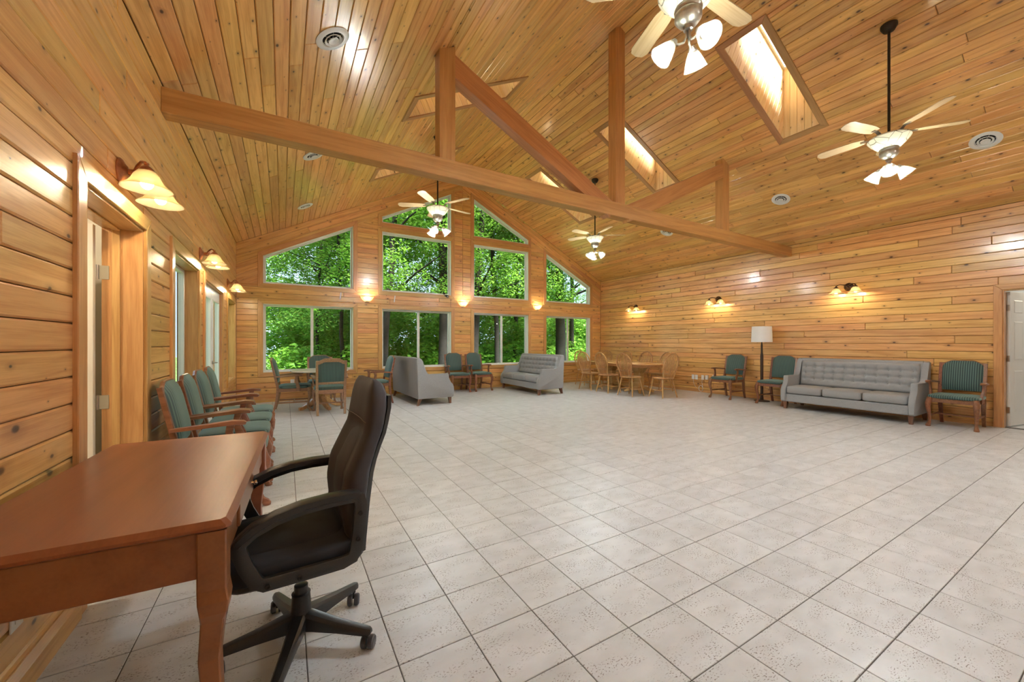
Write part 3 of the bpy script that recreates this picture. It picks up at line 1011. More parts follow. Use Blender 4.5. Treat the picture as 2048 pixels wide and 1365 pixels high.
# ------------------------------------------------------------------ floor tiles
mb = MB(); mb.box(-0.2, W + 0.2, Y0 - 0.1, D + 0.15, -0.08, -0.0035)
floor = mb.build('floor', 'grout'); tag(floor, 'speckled off-white tile floor with dark grout', 'floor', kind='structure')
TP, TOX, TOY, TR = 0.3091, 1.2124, 2.1434, -0.0053
room = rect(0.0, W, Y0, D)
cR, sR = cos(TR), sin(TR)
cy_, sy_ = cos(YAW), sin(YAW)
tiles = []
for i in range(-6, 32):
    for j in range(-28, 26):
        lx, ly = i * TP, j * TP
        corners = [(lx + 0.0022, ly + 0.0022), (lx + TP - 0.0022, ly + 0.0022), (lx + TP - 0.0022, ly + TP - 0.0022), (lx + 0.0022, ly + TP - 0.0022)]
        wp = [(TOX + x * cR - y * sR, TOY + x * sR + y * cR) for x, y in corners]
        inside = all(0 < x < W and Y0 < y < D for x, y in wp)
        if not inside:
            wp = clip(clip(clip(clip(wp, 1, 0, W), -1, 0, 0.0), 0, 1, D), 0, -1, -Y0)
            wp = clean(wp)
            if len(wp) < 3 or area(wp) < 5e-4:
                continue
        # projected size
        pr, ok = [], False
        for x, y in wp:
            dx, dy = x - CAMX, y
            xr, zf = dx * cy_ - dy * sy_, dx * sy_ + dy * cy_
            if zf < 0.25:
                pr = None; break
            u, v = 1024 + FPX * xr / zf, 685.68 + FPX * CAMH / zf
            pr.append((u, v))
            ok = ok or (0 <= u <= 2048 and v <= 1365)
        vis = abs(area(pr)) if (pr and ok) else 0.0
        tiles.append((vis, inside, wp, (TOX + lx * cR - ly * sR, TOY + lx * sR + ly * cR)))
tiles.sort(key=lambda t: -t[0])
mb = MB(); slab(mb, rect(0.0022, TP - 0.0022, 0.0022, TP - 0.0022), 0.0015, 0.006)
tile0 = mb.build('tile', 'tile', floor, Mx=Matrix.Translation((tiles[0][3][0], tiles[0][3][1], 0)) @ Matrix.Rotation(TR, 4, 'Z'))
count, rest = 0, MB()
first = True
for vis, inside, wp, org in tiles:
    if count < 300 and inside:
        mx = Matrix.Translation((org[0], org[1], 0)) @ Matrix.Rotation(TR, 4, 'Z')
        if first:
            tile0.matrix_local = mx; first = False
        else:
            c = tile0.copy(); COL.objects.link(c); c.parent = floor; c.matrix_local = mx
        count += 1
    else:
        slab(rest, wp, 0.0015, 0.006)
tag(rest.build('tile_field', 'tile', floor), kind='stuff')

# ------------------------------------------------------------------ roof truss
tr = empty('roof_truss', (RX, 4.0, 3.07), label='varnished timber truss with tie beam, posts and braces under the ceiling', cat='truss')
TZ = 3.07
mb = MB(); mb.box(-RX, RX, 0, 0.15, 0.0, 0.198, 0.004); mb.build('tie_beam', 'beam', tr)
def post(x, ztop_fn, nm):
    z = lambda xx: ztop_fn(RX + xx) - TZ - 0.002
    w = 0.09
    pts = [(x - w, 0.198), (x + w, 0.198), (x + w, z(x + w))]
    if x == 0:
        pts.append((0, z(0)))
    pts.append((x - w, z(x - w)))
    m_ = MB()
    m_.rings([[(p, 0.002, q) for p, q in pts], [(p, 0.148, q) for p, q in pts]])
    o = m_.build(nm, M['beam_v'], tr)
M['beam_v'] = wood('beam_vertical', (0.56, 0.250, 0.085), (0.43, 0.170, 0.050), knots=0.0, rough=0.36, vary=0.10, coat=0.15, axis=2)
post(0, roof, 'king_post')
post(-2.63, roof, 'queen_post'); post(2.63, roof, 'queen_post')
for s in (-1, 1):
    p0, p1 = Vector((s * 2.60, 0.075, roof(RX + 2.60) - TZ - 0.155)), Vector((s * 0.13, 0.075, 0.06))
    d = (p1 - p0); L_ = d.length
    ang = math.atan2(d.z, d.x)
    T = Matrix.Translation(p0) @ Matrix.Rotation(-ang, 4, 'Y')
    m_ = MB(); m_.box(0, L_ - 0.02, -0.07, 0.07, -0.115, 0.115, 0.004)
    bo = m_.build('brace', 'beam', tr, Mx=T)

# ------------------------------------------------------------------ ceiling vents
def vent(plane, a, b, label):
    T = plane.M @ Matrix.Translation((a, b, 0))
    r = empty('ceiling_vent', Mx=T, label=label, cat='vent', group='round ceiling vents')
    mb = MB(); mb.lathe([(0.112, 0.0005), (0.145, 0.0015), (0.147, 0.006), (0.135, 0.012), (0.098, 0.014), (0.090, 0.006), (0.088, 0.0015)], 32, cap=False)
    mb.build('outer_ring', 'white_metal', r, smooth=True)
    mb = MB(); mb.lathe([(0.001, 0.0012), (0.112, 0.0012)], 28, cap=False); mb.build('duct_shade_disc', 'black_hole', r)  # flat disc, the shade inside the duct put into its near-black colour
    mb = MB(); mb.lathe([(0.062, 0.004), (0.076, 0.016), (0.074, 0.021), (0.056, 0.010)], 28, cap=False); mb.build('middle_ring', 'white_metal', r, smooth=True)
    mb = MB(); mb.lathe([(0.0005, 0.012), (0.030, 0.014), (0.046, 0.022), (0.044, 0.027), (0.0005, 0.018)], 28, cap=False); mb.build('centre_disc', 'white_metal', r, smooth=True)
    mb = MB()
    for k in range(3):
        mb.box(-0.09, 0.09, -0.001, 0.001, 0.002, 0.005, T=Matrix.Rotation(k * pi / 3, 4, 'Z'))
    mb.build('spoke', 'white_metal', r)
vb = 1.19 / RX * SLEN
for y, nm in ((3.68, 'round white air vent on the left slope, nearest the viewer'), (6.11, 'round white air vent on the left slope, just under the tie beam'),
              (8.47, 'round white air vent on the left slope, closest to the window wall')):
    vent(CL, y, vb, nm)
for y, nm in ((1.21, 'large round white vent at the right edge beside the hanging fan'), (3.64, 'round white vent on the right slope above the beam end'),
              (6.12, 'small round vent on the right slope peeking below the tie beam')):
    vent(CR, -y, 1.235 / RX * SLEN, nm)

# ------------------------------------------------------------------ ceiling fans
def bell(T, prof, mat, name, parent, thick=0.003, n=24):
    mb = MB()
    inner = [(max(r - thick, 0.0005), z) for r, z in prof][::-1]
    mb.lathe(prof + inner, n, T, cap=False)
    return mb.build(name, mat, parent, smooth=True)

def fan(x, y, rot, lrot, label, lit=FAN_W, blade_rot=0.0):
    zc = roof(x)
    zm = 3.50
    r = empty('ceiling_fan', (x, y, zm), rot, label=label, cat='ceiling fan', group='ceiling fans with three lights')
    # canopy follows the slope a little
    mb = MB(); mb.lathe([(0.001, zc - zm), (0.075, zc - zm), (0.075, zc - zm - 0.03), (0.05, zc - zm - 0.075), (0.016, zc - zm - 0.085)], 20)
    mb.build('canopy', 'dark_rod', r, smooth=True)
    mb = MB(); mb.tube([(0, 0, 0.10), (0, 0, zc - zm - 0.06)], 0.013, 10); mb.build('downrod', 'dark_rod', r)
    mb = MB(); mb.lathe([(0.001, 0.135), (0.05, 0.135), (0.13, 0.125), (0.185, 0.11), (0.19, 0.095), (0.155, 0.045), (0.10, -0.012), (0.07, -0.02), (0.001, -0.02)], 28)
    mb.build('motor_housing', 'bowl', r, smooth=True)
    mb = MB(); mb.lathe([(0.001, -0.015), (0.085, -0.015), (0.088, -0.03), (0.08, -0.045), (0.085, -0.055), (0.085, -0.085), (0.06, -0.12), (0.03, -0.135), (0.03, -0.16), (0.001, -0.165)], 24)
    mb.build('switch_housing', 'pewter', r, smooth=True)
    for k in range(5):
        a = blade_rot + 2 * pi * k / 5
        T = Matrix.Rotation(a, 4, 'Z')
        mb = MB()
        mb.tube([(0.13, 0, 0.115), (0.19, 0, 0.15), (0.25, 0, 0.150)], 1, T=T, sq=(0.035, 0.006))
        iron = mb.build('blade_iron', 'pewter', r)
        mb = MB()
        pts = [(0.21, -0.045), (0.30, -0.062), (0.62, -0.070), (0.665, -0.05), (0.68, 0.0), (0.665, 0.05), (0.62, 0.070), (0.30, 0.062), (0.21, 0.045)]
        mb.prism(pts, -0.003, 0.003)
        mb.build('blade', 'fan_blade', r, Mx=T @ Matrix.Translation((0, 0, 0.157)) @ Matrix.Rotation(radians(11), 4, 'X'))
    prof = [(0.020, 0.0), (0.030, -0.004), (0.046, -0.035), (0.062, -0.075), (0.072, -0.105), (0.078, -0.118)]
    for k in range(3):
        a = lrot + 2 * pi * k / 3
        T = Matrix.Rotation(a, 4, 'Z')
        mb = MB()
        mb.tube([(0.012, 0, -0.15), (0.012, 0, -0.205), (0.028, 0, -0.24), (0.06, 0, -0.248), (0.095, 0, -0.235)], 0.0075, 8, T=T)
        arm = mb.build('lamp_arm', 'pewter', r, smooth=True)
        Ts = T @ Matrix.Translation((0.095, 0, -0.235)) @ Matrix.Rotation(radians(-42), 4, 'Y')
        mb = MB(); mb.lathe([(0.001, 0.025), (0.016, 0.022), (0.026, -0.002), (0.027, -0.02), (0.001, -0.02)], 16, Ts); mb.build('socket', 'pewter', r, smooth=True)
        bell(Ts @ Matrix.Translation((0, 0, -0.004)), prof, 'shade_white', 'lamp_shade', r)
        mb = MB(); mb.pillow(0, 0, -0.075, 0.028, 0.028, 0.04, 1.0, 14, 8, Ts); mb.build('bulb', 'bulb', r, smooth='all')
        p = Ts @ Vector((0, 0, -0.085))
        point_light('bulb_light', r, p, lit, (0.83, 0.955, 1.0), 0.03)
    return r
fan(3.14, 1.62, 0, radians(20), 'nearest ceiling fan cut off at the top edge with three glowing shades', blade_rot=radians(71))
fan(6.80, 1.62, 0, radians(75), 'ceiling fan hanging on a long rod at the upper right', blade_rot=radians(20))
fan(3.15, 6.49, 0, radians(-10), 'ceiling fan in front of the peak window left of the ridge', blade_rot=radians(10))
fan(6.81, 6.49, 0, radians(60), 'far ceiling fan right of the ridge behind the tie beam', blade_rot=radians(40))
fan(3.15, -3.25, 0, radians(10), 'unseen ceiling fan added behind the viewer to light the foreground, left of the ridge', blade_rot=radians(10))  # added out of view to brighten the near part of the room
fan(6.81, -3.25, 0, radians(60), 'unseen ceiling fan added behind the viewer to light the foreground, right of the ridge', blade_rot=radians(40))  # second added fan, unseen, also there for the foreground light

# ------------------------------------------------------------------ wall lamps
BELL = [(0.024, 0.0), (0.040, -0.006), (0.058, -0.030), (0.070, -0.058), (0.086, -0.082), (0.112, -0.100), (0.118, -0.108)]
def sconce(plane, a, b, label, metal, group, spread=0.145):
    r = empty('wall_sconce', Mx=plane.M @ Matrix.Translation((a, b, 0)), label=label, cat='wall lamp', group=group)
    # local: x along the wall, y up, z out
    mb = MB(); mb.lathe([(0.075, 0.0), (0.075, 0.006), (0.066, 0.016), (0.045, 0.024), (0.030, 0.036), (0.001, 0.04)], 24, cap=False, sx=1.0, sy=1.0)
    mb.build('wall_plate', metal, r, smooth=True)
    mb = MB(); mb.lathe([(0.018, 0.03), (0.020, 0.06), (0.012, 0.085), (0.001, 0.09)], 14); mb.build('boss', metal, r, smooth=True)
    for s in (-1, 1):
        mb = MB()
        mb.tube([(0, 0, 0.06), (s * 0.04, 0.03, 0.085), (s * 0.09, 0.045, 0.115), (s * 0.13, 0.03, 0.14), (s * spread, 0.0, 0.15)], [0.009, 0.009, 0.008, 0.008, 0.009], 8)
        mb.build('arm', metal, r, smooth=True)
        up = Matrix(((1, 0, 0, s * spread), (0, 0, 1, -0.02), (0, -1, 0, 0.15), (0, 0, 0, 1)))   # local z -> wall y (up)
        mb = MB(); mb.lathe([(0.001, 0.045), (0.010, 0.043), (0.012, 0.034), (0.007, 0.028), (0.020, 0.020), (0.034, 0.006), (0.040, -0.008), (0.001, -0.010)], 18, up)
        mb.build('fitter', metal, r, smooth=True)
        bell(up, BELL, 'shade_cream', 'lamp_shade', r)
        mb = MB(); mb.pillow(0, 0, -0.072, 0.030, 0.030, 0.036, 1.0, 14, 8, up); mb.build('bulb', 'bulb', r, smooth='all')
        point_light('bulb_light', r, up @ Vector((0, 0, -0.085)), SCONCE_W, (1.0, 0.80, 0.52), 0.03)
    return r
gl, gr = 'two-light lamps on the left wall', 'two-light lamps on the right wall'
sconce(LEFT, 3.117, 2.265, 'copper wall lamp with two cream bell shades above the left door', 'copper', gl)
sconce(LEFT, 5.66, 2.285, 'two-shade wall lamp on the left wall between side window and glazed door', 'copper', gl)
sconce(LEFT, 8.20, 2.285, 'two-shade wall lamp on the left wall nearest the far corner', 'copper', gl)
sconce(RIGHT, -8.163, 2.335, 'two-shade wall lamp on the right wall above the windsor dining set', 'bronze', gr)
sconce(RIGHT, -5.588, 2.32, 'two-shade wall lamp on the right wall left of the floor lamp', 'bronze', gr)
sconce(RIGHT, -3.047, 2.31, 'two-shade wall lamp on the right wall above the big grey sofa', 'bronze', gr)

def uplight(x, z, label):
    r = empty('uplight_sconce', Mx=BACK.M @ Matrix.Translation((x, z, 0)), label=label, cat='wall lamp', group='mosaic bowl lamps on the window wall')
    up = Matrix(((1, 0, 0, 0), (0, 0, 1, 0), (0, -1, 0, 0), (0, 0, 0, 1)))   # local z up = wall y ; local -y = out
    prof = [(0.045, 0.0), (0.085, 0.03), (0.125, 0.075), (0.158, 0.125), (0.168, 0.15)]
    mb = MB()
    mb.lathe(prof, 18, up, a0=-pi, a1=0, sy=0.75)
    mb.build('bowl', 'shade_mosaic', r, smooth=True)
    mb = MB(); mb.lathe([(0.161, 0.122), (0.166, 0.128), (0.163, 0.133)], 18, up, a0=-pi, a1=0, sy=0.77)
    mb.build('rim_band', 'bronze', r)
    mb = MB(); mb.lathe([(0.001, -0.012), (0.05, -0.006), (0.05, 0.004), (0.001, 0.004)], 16, up, a0=-pi, a1=0, sy=0.75); mb.build('bottom_cap', 'bronze', r)
    mb = MB()
    for k in range(1, 8):
        a = -pi + pi * k / 8
        mb.tube([(q * cos(a) * 1.006, q * sin(a) * 0.755, zz) for q, zz in prof], 0.0012, 4, T=up)
    mb.build('came_lines', 'bronze', r)
    mb = MB(); mb.pillow(0, -0.05, 0.07, 0.025, 0.025, 0.032, 1.0, 12, 8, up); mb.build('bulb', 'bulb', r, smooth='all')
    point_light('bulb_light', r, up @ Vector((0, -0.06, 0.10)), UPLIGHT_W, (1.0, 0.76, 0.46), 0.03)
uplight(2.543, 2.225, 'glowing half-bowl lamp on the window wall, left one')
uplight(5.011, 2.225, 'glowing half-bowl lamp on the window wall, middle one below the peak')
uplight(7.427, 2.235, 'glowing half-bowl lamp on the window wall, right one')
#@@PART2
# ------------------------------------------------------------------ desk
dk = empty('writing_desk', (0.385, 2.035, 0), radians(-2.6), label='cherry-stained wooden desk against the left wall in the foreground', cat='desk')
hw, hl, zt = 0.335, 0.645, 0.75
cc = 0.012
def cut_rect(x, y, c):
    return [(-x + c, -y), (x - c, -y), (x, -y + c), (x, y - c), (x - c, y), (-x + c, y), (-x, y - c), (-x, -y + c)]
mb = MB()
mb.rings([[(x, y, zt - 0.030) for x, y in cut_rect(hw - 0.012, hl - 0.012, cc)], [(x, y, zt - 0.022) for x, y in cut_rect(hw, hl, cc)],
          [(x, y, zt - 0.014) for x, y in cut_rect(hw, hl, cc)], [(x, y, zt) for x, y in cut_rect(hw - 0.016, hl - 0.016, cc)]])
mb.build('desk_top', 'desk', dk)
ax, ay = hw - 0.035, hl - 0.035
for s in (-1, 1):
    mb = MB(); mb.box(-ax + 0.03, ax - 0.03, s * ay - 0.01, s * ay + 0.01, zt - 0.165, zt - 0.03, 0.002); mb.build('apron', 'desk', dk)
mb = MB(); mb.box(-ax - 0.01, -ax + 0.01, -ay + 0.03, ay - 0.03, zt - 0.165, zt - 0.03, 0.002); mb.build('apron', 'desk', dk)
mb = MB(); mb.box(ax - 0.01, ax + 0.008, -ay + 0.03, ay - 0.03, zt - 0.165, zt - 0.03, 0.002); ap = mb.build('apron', 'desk', dk)
mb = MB(); mb.box(ax + 0.004, ax + 0.018, -0.33, 0.33, zt - 0.15, zt - 0.045, 0.004); dr = mb.build('drawer', 'desk', dk)
for y in (0.0,):
    mb = MB(); mb.lathe([(0.007, 0), (0.005, 0.008), (0.010, 0.014), (0.009, 0.02), (0.001, 0.022)], 12, Matrix.Translation((ax + 0.018, y, zt - 0.098)) @ Matrix.Rotation(pi / 2, 4, 'Y'))
    mb.build('knob', 'chrome', dr, smooth=True)
for sx in (-1, 1):
    for sy in (-1, 1):
        # square leg: wide block, ogee shoulder, then long taper sweeping outward
        secs = [(zt - 0.032, 0.070, 0.0), (zt - 0.20, 0.070, 0.0), (zt - 0.235, 0.074, 0.004), (zt - 0.27, 0.066, 0.004), (zt - 0.295, 0.056, 0.0),
                (0.34, 0.052, -0.010), (0.15, 0.045, 0.004), (0.0, 0.042, 0.026)]
        mb = MB(); rs = []
        for z, w_, o_ in secs:
            cx, cy = sx * (ax - 0.012 + o_), sy * (ay - 0.012 + o_)
            h_ = w_ / 2; k = 0.004
            rs.append([(cx + x, cy + y, z) for x, y in ((h_, -h_ + k), (h_, h_ - k), (h_ - k, h_), (-h_ + k, h_), (-h_, h_ - k), (-h_, -h_ + k), (-h_ + k, -h_), (h_ - k, -h_))])
        mb.rings(rs); mb.build('leg', M['desk_leg'] if 'desk_leg' in M else 'desk', dk)

# ------------------------------------------------------------------ office chair (faces -x world; local forward = +x)
oc = empty('office_chair', (0.885, 1.835, 0), pi + radians(3), label='black high-back office chair on casters at the desk', cat='office chair')
mb = MB(); mb.lathe([(0.001, 0.075), (0.036, 0.075), (0.042, 0.10), (0.040, 0.13), (0.034, 0.215), (0.036, 0.22), (0.030, 0.222), (0.026, 0.222), (0.026, 0.252), (0.022, 0.255), (0.001, 0.255)], 24)
mb.build('column', 'black_plastic', oc, smooth=True)
mb = MB(); mb.tube([(0, 0, 0.28), (0, 0, 0.40)], 0.014, 16); mb.build('gas_lift', 'chrome', oc, smooth=True)
mb = MB(); mb.box(-0.11, 0.13, -0.09, 0.09, 0.365, 0.415, 0.012); mb.build('seat_plate', 'black_plastic', oc)
base_ang = [radians(a) for a in (141, 213, 285, 357, 69)]
for a in base_ang:
    T = Matrix.Rotation(a, 4, 'Z')
    mb = MB(); rs = []
    for x, w_, z0_, z1_ in ((0.02, 0.056, 0.075, 0.150), (0.06, 0.054, 0.078, 0.142), (0.16, 0.046, 0.076, 0.118), (0.27, 0.040, 0.070, 0.098), (0.295, 0.034, 0.070, 0.094), (0.304, 0.02, 0.073, 0.090)):
        h_ = w_ / 2
        rs.append([(x, h_, z0_), (x, h_, z1_ - 0.014), (x, h_ * 0.62, z1_ - 0.002), (x, 0, z1_), (x, -h_ * 0.62, z1_ - 0.002), (x, -h_, z1_ - 0.014), (x, -h_, z0_)])
    mb.rings(rs, T=T); leg = mb.build('base_arm', 'black_plastic', oc, smooth=True)
    # twin-wheel caster
    sw = T @ Matrix.Translation((0.285, 0, 0)) @ Matrix.Rotation(radians(35) + a * 1.7, 4, 'Z')
    mb = MB(); mb.tube([(0, 0, 0.05), (0, 0, 0.078)], 0.008, 8, T=sw)
    mb.box(-0.02, 0.012, -0.004, 0.004, 0.03, 0.058, 0.002, T=sw)
    cst = mb.build('caster', 'black_plastic', oc)
    for s in (-1, 1):
        Tw = sw @ Matrix.Translation((-0.014, s * 0.005, 0.0255)) @ Matrix.Rotation(-s * pi / 2, 4, 'X')
        mb = MB(); mb.lathe([(0.001, 0.0), (0.0245, 0.0), (0.0255, 0.003), (0.0255, 0.016), (0.021, 0.021), (0.001, 0.022)], 20, Tw)
        mb.build('wheel', 'caster_grey', cst, smooth=True)
# seat: thick pad with waterfall front
mb = MB(); mb.pillow(0.03, 0, 0.455, 0.245, 0.245, 0.050, 0.34, 36, 14, ez=0.5); mb.build('seat', 'black_fabric', oc, smooth='all')
mb = MB(); mb.pillow(0.05, 0, 0.492, 0.20, 0.175, 0.024, 0.4, 32, 10, ez=0.7); mb.build('seat_pad', 'black_fabric', oc, smooth='all')
mb = MB(); mb.pillow(0.02, 0, 0.415, 0.235, 0.235, 0.020, 0.3, 32, 8, ez=0.4); mb.build('seat_shell', 'black_plastic', oc, smooth='all')
# backrest: lofted, curved at the lumbar
REAR = [(0.425, -0.205), (0.61, -0.222), (0.75, -0.240), (0.84, -0.270), (0.905, -0.297), (0.985, -0.314), (1.045, -0.316), (1.085, -0.302), (1.102, -0.272)]
FRNT = [(0.425, -0.160), (0.52, -0.134), (0.63, -0.122), (0.73, -0.136), (0.80, -0.170), (0.89, -0.212), (1.03, -0.232), (1.075, -0.243), (1.102, -0.266)]
def lut(tab, z):
    if z <= tab[0][0]: return tab[0][1]
    for (z0_, x0_), (z1_, x1_) in zip(tab[:-1], tab[1:]):
        if z <= z1_: return x0_ + (x1_ - x0_) * (z - z0_) / (z1_ - z0_)
    return tab[-1][1]
mb = MB(); rs = []
n = 30
for i in range(n + 1):
    t = i / n; z = 0.425 + 0.677 * (1 - (1 - t) ** 1.25)
    xf, xr_ = lut(FRNT, z), lut(REAR, z)
    w = 0.205 + 0.03 * sin(pi * min(1, max(0, (z - 0.42) / 0.5)))
    if z > 0.90:
        w *= 0.62 + 0.38 * sqrt(max(0.0, 1 - ((z - 0.90) / 0.2025) ** 2))
    if z < 0.47:
        w *= 0.9 + 0.1 * (z - 0.425) / 0.045
    ring = []
    for j in range(32):
        a = 2 * pi * j / 32
        f = lambda v, q: math.copysign(abs(v) ** q, v)
        dx, dy = f(cos(a), 0.7), f(sin(a), 0.45)
        cx_, hx_ = (xf + xr_) / 2, max(0.004, (xf - xr_) / 2)
        wing = 0.020 * abs(dy) ** 3 * (1 if dx > 0 else 0)      # padded sides stand forward of the middle
        hollow = -0.018 * max(0.0, 1 - (abs(dy) / 0.72) ** 4) * (1 if dx > 0.3 else 0) * (1 if 0.50 < z < 0.93 else 0.2)
        ring.append((cx_ + dx * hx_ + wing * 0.6 + hollow, dy * w, z))
    rs.append(ring)
mb.rings(rs); mb.build('backrest', 'brown_fabric', oc, smooth='all')
mb = MB(); rs = []
for i in range(15):
    t = i / 14; z = 0.49 + 0.43 * t
    w = 0.120 * (0.85 + 0.15 * sin(pi * t))
    x = lut(FRNT, z) - 0.026
    e = min(1, 0.3 + 4 * min(t, 1 - t))
    rs.append([(x + 0.020 * e * max(0.0, cos(2 * pi * j / 16)) - 0.004, w * math.copysign(abs(sin(2 * pi * j / 16)) ** 0.5, sin(2 * pi * j / 16)), z) for j in range(16)])
mb.rings(rs); mb.build('back_pad', 'brown_fabric', oc, smooth='all')
mb = MB(); rs = []
for i in range(13):
    t = i / 12; z = 0.415 + 0.62 * t
    x = lut(REAR, z) - 0.002
    w = 0.195 * (1 if t < 0.8 else 0.95 - 0.3 * (t - 0.8))
    rs.append([(x + 0.010, w, z), (x - 0.008, w * 0.95, z), (x - 0.012, 0, z), (x - 0.008, -w * 0.95, z), (x + 0.010, -w, z)])
mb.rings(rs); mb.build('back_shell', 'black_plastic', oc, smooth=True)
# arm loops
for s in (-1, 1):
    y = s * 0.272
    top = [(0.200, 0.600), (0.165, 0.628), (0.10, 0.655), (0.02, 0.672), (-0.07, 0.678), (-0.150, 0.677), (-0.172, 0.668)]
    loop = top + [(-0.178, 0.640), (-0.172, 0.56), (-0.160, 0.475), (-0.148, 0.447), (-0.115, 0.438), (0.02, 0.438), (0.135, 0.440), (0.158, 0.455), (0.185, 0.51), (0.203, 0.565), (0.207, 0.588)]
    mb = MB()
    mb.tube([(x, y, z) for x, z in loop], 1.0, closed=True, sq=(0.044, 0.022), up=(0, 1, 0))
    arm = mb.build('arm_frame', 'black_plastic', oc, smooth=True)
    mb = MB(); mb.tube([(x, y, z + 0.010) for x, z in [(0.212, 0.585)] + top], [0.8, 0.95, 1, 1, 1, 1, 1, 0.9], sq=(0.026, 0.054), up=(0, 1, 0)); mb.build('arm_pad', 'black_plastic', arm, smooth=True)
    for x, z in ((-0.172, 0.615), (-0.164, 0.52), (0.03, 0.438), (0.125, 0.440)):
        mb = MB(); mb.lathe([(0.001, 0.0), (0.009, 0.0), (0.008, 0.004), (0.004, 0.0045), (0.001, 0.002)], 12, Matrix.Translation((x, y + s * 0.022, z)) @ Matrix.Rotation(-s * pi / 2, 4, 'X'))
        mb.build('bolt', 'black_hole', arm, smooth=True)
    mb = MB(); mb.box(-0.05, 0.07, min(s * 0.08, y), max(s * 0.08, y), 0.416, 0.428); mb.build('arm_bracket', 'black_plastic', oc)
# seams
mb = MB()
mb.tube([(lut(FRNT, 0.935) + d_, y, 0.935) for y, d_ in ((-0.19, 0.004), (-0.16, 0.006), (-0.09, 0.0), (0, -0.002), (0.09, 0.0), (0.16, 0.006), (0.19, 0.004))], 0.0018, 4)
mb.build('seam', 'seam', oc)

# ------------------------------------------------------------------ striped dining armchair (local forward +x)
BA = math.atan2(0.115, 0.55)
TB_ = Matrix.Translation((-0.245, 0, 0.45)) @ Matrix.Rotation(-BA, 4, 'Y')   # back frame: x forward, y width, z up the back
def sst(a, b, x):
    t = max(0.0, min(1.0, (x - a) / (b - a))); return t * t * (3 - 2 * t)
def topz(y):
    return 0.505 + 0.042 * (1 - sst(0.10, 0.205, abs(y)))
def make_armchair(name, arms=True, wmat='chair_wood'):
    r = empty(name)
    for s in (-1, 1):
        mb = MB()
        mb.tube([(-0.315, s * 0.215, 0.0), (-0.275, s * 0.217, 0.14), (-0.250, s * 0.220, 0.30), (-0.245, s * 0.222, 0.45), (-0.290, s * 0.226, 0.665), (-0.350, s * 0.228, 0.945)],
                [0.88, 0.95, 1.05, 1.05, 0.95, 0.85], sq=(0.036, 0.044), up=(0, 1, 0))
        mb.build('back_leg', wmat, r, smooth=True)
        mb = MB()
        mb.tube([(0.250, s * 0.228, 0.435), (0.256, s * 0.232, 0.40), (0.276, s * 0.240, 0.345), (0.276, s * 0.240, 0.28), (0.248, s * 0.232, 0.18), (0.236, s * 0.229, 0.10), (0.250, s * 0.232, 0.055), (0.274, s * 0.237, 0.028), (0.284, s * 0.239, 0.010), (0.284, s * 0.239, 0.0)],
                [0.030, 0.033, 0.036, 0.030, 0.021, 0.017, 0.020, 0.027, 0.030, 0.026], 12)
        mb.build('front_leg', wmat, r, smooth=True)
        mb = MB(); mb.box(-0.24, 0.25, s * 0.226 - 0.012, s * 0.226 + 0.012, 0.365, 0.432, 0.003); mb.build('side_rail', wmat, r)
        mb = MB(); mb.box(-0.262, 0.240, s * 0.222 - 0.009, s * 0.222 + 0.009, 0.155, 0.182, 0.003); mb.build('stretcher', wmat, r)
    mb = MB(); mb.box(0.236, 0.262, -0.225, 0.225, 0.365, 0.432, 0.003); mb.build('front_rail', wmat, r)
    mb = MB(); mb.box(-0.258, -0.236, -0.215, 0.215, 0.365, 0.432, 0.003); mb.build('rear_rail', wmat, r)
    mb = MB(); mb.box(-0.01, 0.01, -0.215, 0.215, 0.158, 0.180, 0.003); mb.build('stretcher', wmat, r)
    mb = MB(); mb.pillow(0.020, 0, 0.450, 0.268, 0.262, 0.040, 0.30, 32, 12, ez=0.62); mb.build('seat_cushion', 'stripe', r, smooth='all')
    # crest rail and lower rail of the back
    ys = [-0.212 + 0.424 * i / 20 for i in range(21)]
    mb = MB()
    mb.rings([[(-0.016, y, topz(y) - 0.062), (0.012, y, topz(y) - 0.062), (0.014, y, topz(y) - 0.006), (0.004, y, topz(y) + 0.002), (-0.014, y, topz(y) - 0.004)] for y in ys], T=TB_)
    mb.build('crest_rail', wmat, r, smooth=True)
    mb = MB(); mb.box(-0.014, 0.010, -0.212, 0.212, 0.085, 0.125, 0.003, T=TB_); mb.build('back_rail', wmat, r)
    # upholstered back, front puffed, rear flat
    mb = MB(); rs = []
    for y in [-0.212 + 0.424 * i / 20 for i in range(21)]:
        zt_, zb_ = topz(y) - 0.012, 0.075
        q = abs(y) / 0.212
        puff = 0.014 + 0.034 * (1 - q ** 6)
        col = []
        for k in range(9):
            t = k / 8
            col.append((puff * (0.35 + 0.65 * (1 - abs(2 * t - 1) ** 5)), y, zb_ + (zt_ - zb_) * t))
        back_ = [(-0.008, y, zt_ - 0.045), (-0.008, y, zb_ + 0.03)]
        rs.append(col + back_)
    mb.rings(rs, T=TB_); mb.build('back_cushion', 'stripe', r, smooth=True)
    if arms:
        for s in (-1, 1):
            mb = MB()
            mb.tube([(-0.290, s * 0.246, 0.640), (-0.18, s * 0.255, 0.648), (-0.04, s * 0.268, 0.660), (0.07, s * 0.275, 0.668), (0.135, s * 0.274, 0.662), (0.150, s * 0.272, 0.656)],
                    [0.85, 0.9, 1.0, 1.1, 1.0, 0.7], sq=(0.030, 0.058), up=(0, 1, 0))
            mb.build('armrest', wmat, r, smooth=True)
            mb = MB()
            mb.tube([(0.085, s * 0.244, 0.375), (0.080, s * 0.252, 0.46), (0.055, s * 0.262, 0.54), (0.048, s * 0.268, 0.60), (0.060, s * 0.270, 0.655)],
                    [1.3, 1.2, 0.95, 0.9, 1.0], sq=(0.050, 0.026), up=(0, 1, 0))
            mb.build('arm_support', wmat, r, smooth=True)
    return r
ach = make_armchair('armchair')
achb = make_armchair('armchair', wmat='chair_wood_b')
